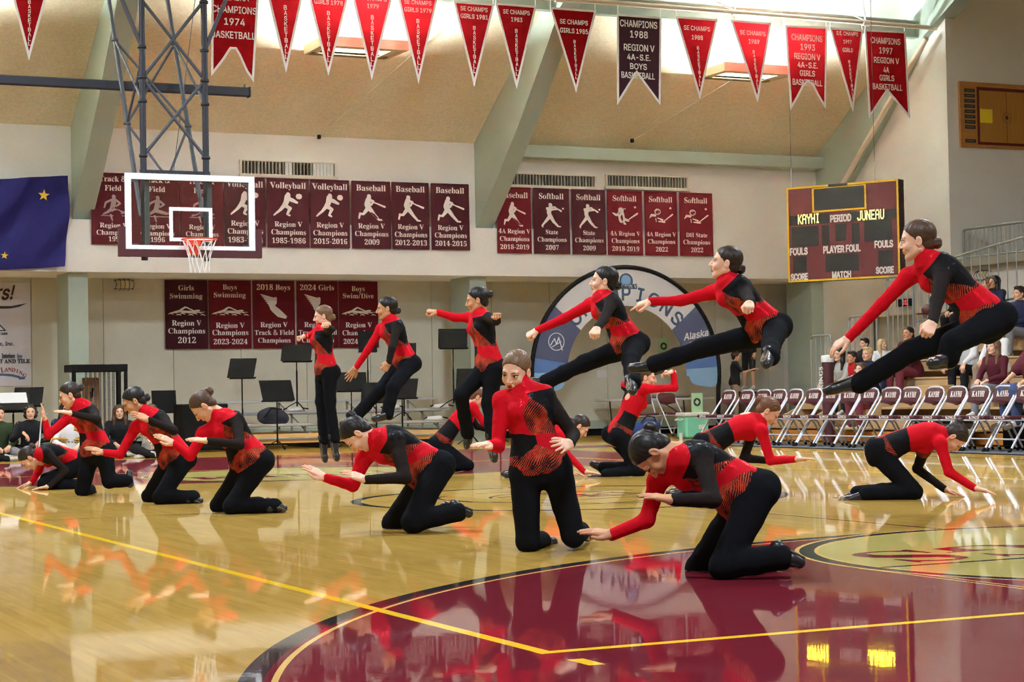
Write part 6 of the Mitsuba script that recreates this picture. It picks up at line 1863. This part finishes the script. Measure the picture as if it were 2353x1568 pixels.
# lion crest in outline in the centre circle
rng = random.Random(3)
arcs = []
for i in range(11):
    a0 = i * .57
    r = .75 + .5 * ((i * 37) % 10) / 10
    pts = [(r * math.cos(a0 + k * .12) * (1 - .02 * k), r * math.sin(a0 + k * .12) * (1 + .03 * k * ((-1) ** i))) for k in range(9)]
    arcs.append(stroke(pts, .028))
arcs += [stroke([(-.5, .35), (-.2, .5), (.1, .42), (.35, .55)], .03), stroke([(-.45, -.25), (-.1, -.45), (.3, -.35), (.6, -.5)], .03), stroke([(-.15, .1), (0, -.05), (.2, .05)], .03), Point(-.25, .2).buffer(.06), Point(.2, .22).buffer(.06)]
obj('crest', ext(unary_union(arcs).intersection(Point(0, 0).buffer(1.72)), .0006, (0, 0, .0002), (1, 0, 0), (0, 1, 0)), 'floor_black', 'floor', label='outlined crest in the centre circle')
obj('crest_letters', ext(at(glyph('K', .42, True), .35, -.1).union(stroke([(.0, .62), (.3, .72), (.6, .60)], .07)), .0006, (0, 0, .0003), (1, 0, 0), (0, 1, 0)), 'floor_maroon', 'floor')
# ---------------------------------------------------------------- seated people: band corner and crowd
for k, c in {'shirt_grey': (176, 172, 160), 'shirt_maroon': (84, 32, 42), 'shirt_red': (176, 30, 34), 'shirt_navy': (36, 40, 66), 'shirt_black': (26, 26, 30), 'shirt_white': (224, 222, 220), 'shirt_green': (50, 62, 40), 'shirt_pale': (214, 212, 196),
             'pants_grey': (128, 128, 132), 'pants_black': (28, 28, 32), 'pants_maroon': (112, 50, 60), 'pants_denim': (62, 74, 106), 'pants_tan': (150, 128, 110), 'shoe_white': (214, 210, 204), 'shoe_tan': (176, 152, 120), 'shoe_black': (30, 30, 32)}.items():
    mat(k, rgb(*c), 0.85, spec=0.2)


def clothed(label, J, o, group=None):
    """A person in everyday clothes from the same joints as a dancer."""
    t = thing('person', label, 'person', group)
    s, h = o.get('s', 1.0), o.get('h', .018)
    J, HM, (fr, pts, lat, w, d, front, up, L), fat = person_parts(t, J, s, o, h, o.get('hair', 'long'))
    S = []
    add = lambda q, k=.03, g=1: S.append((q, k, g, 1))
    sp = Spine(pts[1:], lat[1:], w[1:] * fat * 1.08, d[1:] * fat * 1.12, .05)
    add(sp.prim(.010))
    short = o.get('short', False)
    for a in 'RL':
        add(p_cone(J['N'] - up * .045 * s, J['S' + a], .055 * s, .058 * s * fat), .035)
        if short:
            add(p_cone(J['S' + a], J['S' + a] * .25 + J['E' + a] * .75, .056 * s * fat, .052 * s * fat))
        else:
            add(p_cone(J['S' + a], J['E' + a], .054 * s * fat, .046 * s * fat))
            add(p_cone(J['E' + a], J['W' + a] * .96 + J['E' + a] * .04, .046 * s * fat, .034 * s), .02)
    if o.get('hood'):
        add(p_cone(J['N'] - front * .03 * s + up * .01, J['N'] - front * .06 * s - up * .04, .07 * s, .06 * s), .03)
    P, F, _ = skin(S, h)
    N = normals_of(P, F)
    P = P + N * (.010 * (meshkit.fbm(P * 13, 2, 3) - .5))[:, None]
    scene[numbered(t + '__shirt')] = shape(P, F, o['shirt'])
    S = []
    add = lambda q, k=.03: S.append((q, k, 0, 1))
    add(Spine(pts[:3], lat[:3], w[:3] * fat, d[:3] * fat, .05).prim(.004))
    for a in 'RL':
        add(p_cone(J['I' + a], J['K' + a], .084 * s * fat, .066 * s * fat), .03)
        if not o.get('shorts'):
            add(p_cone(J['K' + a], J['A' + a], .066 * s * fat, .052 * s), .025)
    P, F, _ = skin(S, h)
    P = P + normals_of(P, F) * (.010 * (meshkit.fbm(P * 13, 2, 9) - .5))[:, None]
    scene[numbered(t + '__trousers')] = shape(P, F, o['pants'])
    for a in 'RL':
        shoe(t, J, a, s, {'ground': False}, o.get('shoes', 'shoe_white'))
    return t


def seated(label, x, y, z, yaw, o, group=None):
    """yaw: degrees the person faces, 180 = towards the court (-X)."""
    s = o.get('s', 1.0)
    a = math.radians(yaw)
    f, r, u = np.array([math.cos(a), math.sin(a), 0]), np.array([math.sin(a), -math.cos(a), 0]), np.array([0, 0, 1.0])
    lean = o.get('lean', .05)
    P = np.array([x, y, z + .095 * s])
    J = {'P': P, 'N': P + (u * .46 + f * lean) * s}
    J['H'] = J['N'] + (u * .155 + f * (.02 + lean * .3)) * s
    lk = math.radians(o.get('look', 0))
    lf = f * math.cos(lk) + r * math.sin(lk)
    J['F'] = J['H'] + (lf * .10 - u * o.get('nod', .02)) * s
    J['U'] = J['H'] + (u * .11 + lf * o.get('nod', .02) * .6) * s
    arms = o.get('arms', ('lap', 'lap'))
    for nm, q, pose in (('R', 1, arms[0]), ('L', -1, arms[1])):
        J['S' + nm] = J['N'] + (r * q * .165 - u * .035) * s
        if pose == 'lap':
            J['E' + nm] = J['S' + nm] + (-u * .235 + r * q * .06 + f * .09) * s
            J['W' + nm] = J['E' + nm] + (f * .19 - u * .06 - r * q * .13) * s
            J['T' + nm] = J['W' + nm] + (f * .12 - u * .05 - r * q * .06) * s
        elif pose == 'chin':
            J['E' + nm] = J['S' + nm] + (-u * .20 + f * .17 - r * q * .02) * s
            J['W' + nm] = J['H'] + (lf * .115 - u * .125 + r * q * .045) * s
            J['T' + nm] = J['W' + nm] + (u * .10 + lf * .00 - r * q * .03) * s
        elif pose == 'knee':
            J['E' + nm] = J['S' + nm] + (-u * .20 + r * q * .05 + f * .17) * s
            J['W' + nm] = J['E' + nm] + (f * .20 - u * .13 - r * q * .04) * s
            J['T' + nm] = J['W' + nm] + (f * .06 - u * .13) * s
        elif pose == 'horn':
            J['E' + nm] = J['S' + nm] + (-u * .20 + r * q * .10 + f * .14) * s
            J['W' + nm] = J['E' + nm] + (f * .17 + u * (.10 if q > 0 else -.04) - r * q * .15) * s
            J['T' + nm] = J['W' + nm] + (f * .06 - u * .10 - r * q * .10) * s
    for nm, q in (('R', 1), ('L', -1)):
        J['I' + nm] = P + r * q * .088 * s
        if o.get('floor'):
            J['K' + nm] = P + (f * .27 + r * q * .25 + u * .05) * s
            J['A' + nm] = P + (f * (.34 + .05 * q) - r * q * .06 - u * .05) * s
            J['O' + nm] = J['A' + nm] + (f * .06 - r * q * .16 - u * .01) * s
        else:
            J['K' + nm] = P + (f * .41 + r * q * .11 + u * .02) * s
            J['A' + nm] = J['K' + nm] + (-u * (.36 if not o.get('tuck') else .30) + f * (.02 if not o.get('tuck') else -.14)) * s
            J['O' + nm] = J['A' + nm] + (f * .17 - u * .05 + r * q * .02) * s
    o = {'face': True, 'arch': -.02, 'lip': 'lip_rose', 'h': .02, 'hR': 'soft', 'hL': 'soft', **o}
    return clothed(label, J, o, group)


mat('lip_rose', rgb(176, 96, 92), 0.5)
CW = 'spectators on the wooden bleachers'
V = dict
seated('spectator with long black hair in a grey jacket above the folding chairs', 11.25, 11.98, .72, 195, V(shirt='shirt_grey', pants='pants_grey', hairc='black', skin='light', arms=('knee', 'knee'), lean=.12, s=.98, shoes='shoe_tan'), CW)
seated('girl in a pale grey hoodie resting her chin on her hand', 10.7, 10.62, .50, 200, V(shirt='shirt_grey', pants='pants_maroon', hair='long', hairc='brown', skin='light', arms=('lap', 'chin'), lean=.14, s=.92, hood=True), CW)
seated('child in a red shirt with dark hair in the second row', 11.25, 11.72, .72, 190, V(shirt='shirt_red', pants='pants_black', hair='short', hairc='dark', skin='tan', s=.90), CW)
seated('blond spectator in navy behind the outstretched leg of the largest dancer', 11.25, 11.30, .72, 200, V(shirt='shirt_navy', pants='pants_black', hair='short', hairc='blond', skin='light', s=.96), CW)
seated('spectator in a black cap in the row behind the blond heads', 11.95, 12.35, 1.02, 190, V(shirt='shirt_black', pants='pants_black', hair='short', hairc='black', skin='light', s=.82), CW)
seated('spectator with long blond hair facing away to the right', 11.95, 11.95, 1.02, 250, V(shirt='shirt_white', pants='pants_denim', hair='long', hairc='blond', skin='light', s=.78, look=-30), CW)
seated('woman in maroon top and maroon trousers on the third row', 11.95, 11.12, 1.02, 190, V(shirt='shirt_maroon', pants='pants_maroon', hair='low', hairc='black', skin='tan', fat=1.18, s=1.0), CW)
seated('spectator in a puffy white jacket with a red wrist band', 11.95, 9.60, 1.02, 200, V(shirt='shirt_white', pants='pants_black', hairc='dark', skin='light', arms=('knee', 'knee'), lean=.16, fat=1.12, s=1.0), CW)
seated('dark-haired woman in a white top looking left, near the right edge', 11.95, 8.95, 1.02, 190, V(shirt='shirt_white', pants='pants_tan', hairc='black', skin='light', s=.98, look=-20), CW)
seated('woman in a maroon hoodie with light brown hair holding her hands together', 11.2, 8.05, .72, 190, V(shirt='shirt_maroon', pants='pants_grey', hair='long', hairc='light', skin='fair', s=1.0, hood=True, lean=.08), CW)
seated('large spectator in a maroon short-sleeved shirt at the right picture edge', 9.95, 5.70, .66, 175, V(shirt='shirt_maroon', pants='pants_denim', hair='short', hairc='dark', skin='light', short=True, fat=1.45, s=1.12, arms=('knee', 'knee'), shorts=False), CW)
seated('spectator in a navy jacket high in the rows at the right edge', 13.35, 10.05, 1.62, 185, V(shirt='shirt_navy', pants='pants_grey', hair='short', hairc='dark', skin='light', fat=1.15, s=1.0), CW)
seated('girl with dark parted hair in the top row, left of the others', 14.05, 12.36, 1.92, 185, V(shirt='shirt_black', pants='pants_black', hair='low', hairc='black', skin='light'), CW)
seated('girl in profile with long brown hair in the top row', 14.2, 11.80, 1.92, 140, V(shirt='shirt_black', pants='pants_black', hair='long', hairc='brown', skin='light', s=.97), CW)
seated('girl in a dark coat with her hand on her mouth in the top row', 14.0, 11.45, 1.92, 185, V(shirt='shirt_navy', pants='pants_black', hair='long', hairc='black', skin='tan', arms=('chin', 'lap'), fat=1.1, s=.96), CW)
seated('woman in maroon with long dark hair propping her face, at the upper right edge', 14.75, 11.0, 2.26, 190, V(shirt='shirt_maroon', pants='pants_denim', hair='long', hairc='dark', skin='light', arms=('chin', 'knee'), s=1.0), CW)

# standing child and half-hidden pair by the wall
def upright(label, x, y, z, yaw, o, reach=None):
    s = o.get('s', 1.0)
    a = math.radians(yaw)
    f, r, u = np.array([math.cos(a), math.sin(a), 0]), np.array([math.sin(a), -math.cos(a), 0]), np.array([0, 0, 1.0])
    P = np.array([x, y, z + .86 * s])
    J = {'P': P, 'N': P + u * .47 * s + f * .02}
    J['H'] = J['N'] + (u * .155 + f * .03) * s
    J['F'] = J['H'] + (f * .10 - u * .03) * s
    J['U'] = J['H'] + (u * .11 + f * .01) * s
    for nm, q in (('R', 1), ('L', -1)):
        J['S' + nm] = J['N'] + (r * q * .165 - u * .035) * s
        if reach == nm:
            J['E' + nm] = J['S' + nm] + (-u * .19 + f * .18) * s
            J['W' + nm] = J['E' + nm] + (f * .23 + u * .07) * s
            J['T' + nm] = J['W' + nm] + (f * .15 + u * .04) * s
        else:
            J['E' + nm] = J['S' + nm] + (-u * .26 + r * q * .05) * s
            J['W' + nm] = J['E' + nm] + (-u * .23 + f * .06) * s
            J['T' + nm] = J['W' + nm] + (-u * .16 + f * .03) * s
        J['I' + nm] = P + r * q * .088 * s
        J['K' + nm] = P + (r * q * .10 - u * .41 + f * .02) * s
        J['A' + nm] = J['K' + nm] + (-u * .39 + r * q * .02) * s
        J['O' + nm] = J['A' + nm] + (f * .17 - u * .05 + r * q * .03) * s
    return clothed(label, J, {'arch': -.01, 'lip': 'lip_rose', 'h': .018, 'hR': 'soft', 'hL': 'soft', **o})


upright('child in a black shirt and tan trousers standing behind the folding chairs, reaching right', 13.45, 19.0, .30, -25, V(shirt='shirt_black', pants='pants_tan', hair='short', hairc='dark', skin='light', s=.83, short=True), 'R')
upright('person in black shorts with bare legs standing on the box behind the leaping dancer', 14.0, 19.3, .86, 200, V(shirt='shirt_black', pants='pants_black', hair='low', hairc='dark', skin='light', s=.95, shorts=True))
t = thing('stage_box', 'dark padded box by the wall that the bare-legged person stands on', 'box')
obj('body', cbox(13.7, 14.7, 19.0, 19.7, .0, .80, .02), 'bleach_dark', t)
obj('top', cbox(13.68, 14.72, 18.98, 19.72, .80, .825, .008), 'vent_dark', t)
t = thing('step_stool', 'low dark stool under the standing child', 'stool')
obj('seat', cbox(13.2, 13.7, 18.75, 19.0 + .2, .24, .275, .01), 'bleach_dark', t)
for a in (13.24, 13.66):
    for b in (18.79, 19.16):
        obj('leg', box(a - .02, a + .02, b - .02, b + .02, 0, .24), 'bleach_dark', t)

# band players on the floor at the far left
BD = 'band players seated on the floor at the left'
seated('band player with curly dark hair in black with grey trousers, playing a clarinet', -1.46, 15.1, 0.0, -100, V(shirt='shirt_black', pants='pants_grey', hair='curly', hairc='black', skin='light', floor=True, arms=('horn', 'horn'), s=1.02), BD)
seated('band player in a white sweatshirt with a brass horn on the lap', -1.02, 14.5, 0.0, -95, V(shirt='shirt_white', pants='pants_denim', hair='long', hairc='red', skin='light', floor=True, arms=('lap', 'lap'), s=.96), BD)
seated('band player with dark reddish hair in navy, behind the white sweatshirt', -.80, 15.6, 0.0, -100, V(shirt='shirt_navy', pants='pants_denim', hair='long', hairc='dark', skin='fair', floor=True, arms=('lap', 'lap'), s=1.06), BD)
seated('band player in a dark green jacket cut by the left picture edge', -1.92, 15.2, 0.0, -90, V(shirt='shirt_green', pants='pants_black', hair='short', hairc='dark', skin='light', floor=True, s=1.0), BD)
seated('band player in a white hooded top with a gold horn, behind the second kneeling dancer', .28, 14.6, 0.0, -110, V(shirt='shirt_white', pants='pants_black', hair='long', hairc='brown', skin='light', floor=True, arms=('horn', 'lap'), s=.98), BD)
seated('band player with long brown hair behind the kneeling dancer with a raised shoe', .02, 15.6, 0.0, -100, V(shirt='shirt_black', pants='pants_black', hair='long', hairc='brown', skin='light', floor=True, s=.98), BD)
mat('brass', rgb(212, 172, 84), 0.25, 0.9)
mat('nickel', rgb(190, 190, 186), 0.25, 0.8)


def horn(label, o, ax, m):
    t = thing('saxophone', label, 'instrument')
    o, ax = np.array(o, float), unit(ax)
    sd = unit(np.cross(ax, [0, -1, .3]))
    pts = [o - ax * .02 + sd * .06, o, o + ax * .12, o + ax * .45, o + ax * .52 - sd * .06, o + ax * .48 - sd * .13, o + ax * .32 - sd * .15]
    obj('body', sweep(pts, [.010, .012, .018, .034, .040, .046, .085], 14), m, t, True)
    obj('keys', cat([tube(o + ax * (.14 + .05 * k) + sd * .035, o + ax * (.165 + .05 * k) + sd * .035, .017, 8) for k in range(6)] + [tube(o + ax * .1 + sd * .03, o + ax * .44 + sd * .05, .005, 6)]), m, t)
    obj('mouthpiece', tube(o - ax * .02 + sd * .06, o - ax * .06 + sd * .12, .009, 8), 'rubber_black', t)


horn('brass saxophone lying across the lap of the player in the white sweatshirt', (-1.30, 14.36, .33), (1, .05, -.05), 'brass')
horn('gold saxophone held by the player in the white hooded top', (.05, 14.22, .36), (.6, -.1, -.45), 'brass')
t = thing('clarinet', 'silver clarinet played by the curly-haired band player', 'instrument')
obj('body', sweep([(-1.36, 14.78, .64), (-1.40, 14.66, .50), (-1.44, 14.56, .26), (-1.45, 14.54, .20)], [.011, .013, .015, .030], 10), 'nickel', t, True)
obj('neck', sweep([(-1.36, 14.78, .64), (-1.33, 14.80, .68), (-1.26, 14.84, .70)], .009, 8), 'nickel', t, True)

# a dancer almost wholly outside the frame at the right: same pose as the hands-and-knees dancer
lab, J, o = next(d for d in DANCERS if 'hands and knees' in d[0])
off = np.array([2.20, -1.62, 0])
dancer('dancer cut by the right picture edge, only the toe of a black shoe showing', {k: tuple(np.array(v) + off) for k, v in J.items()}, {**o, 'h': .015})
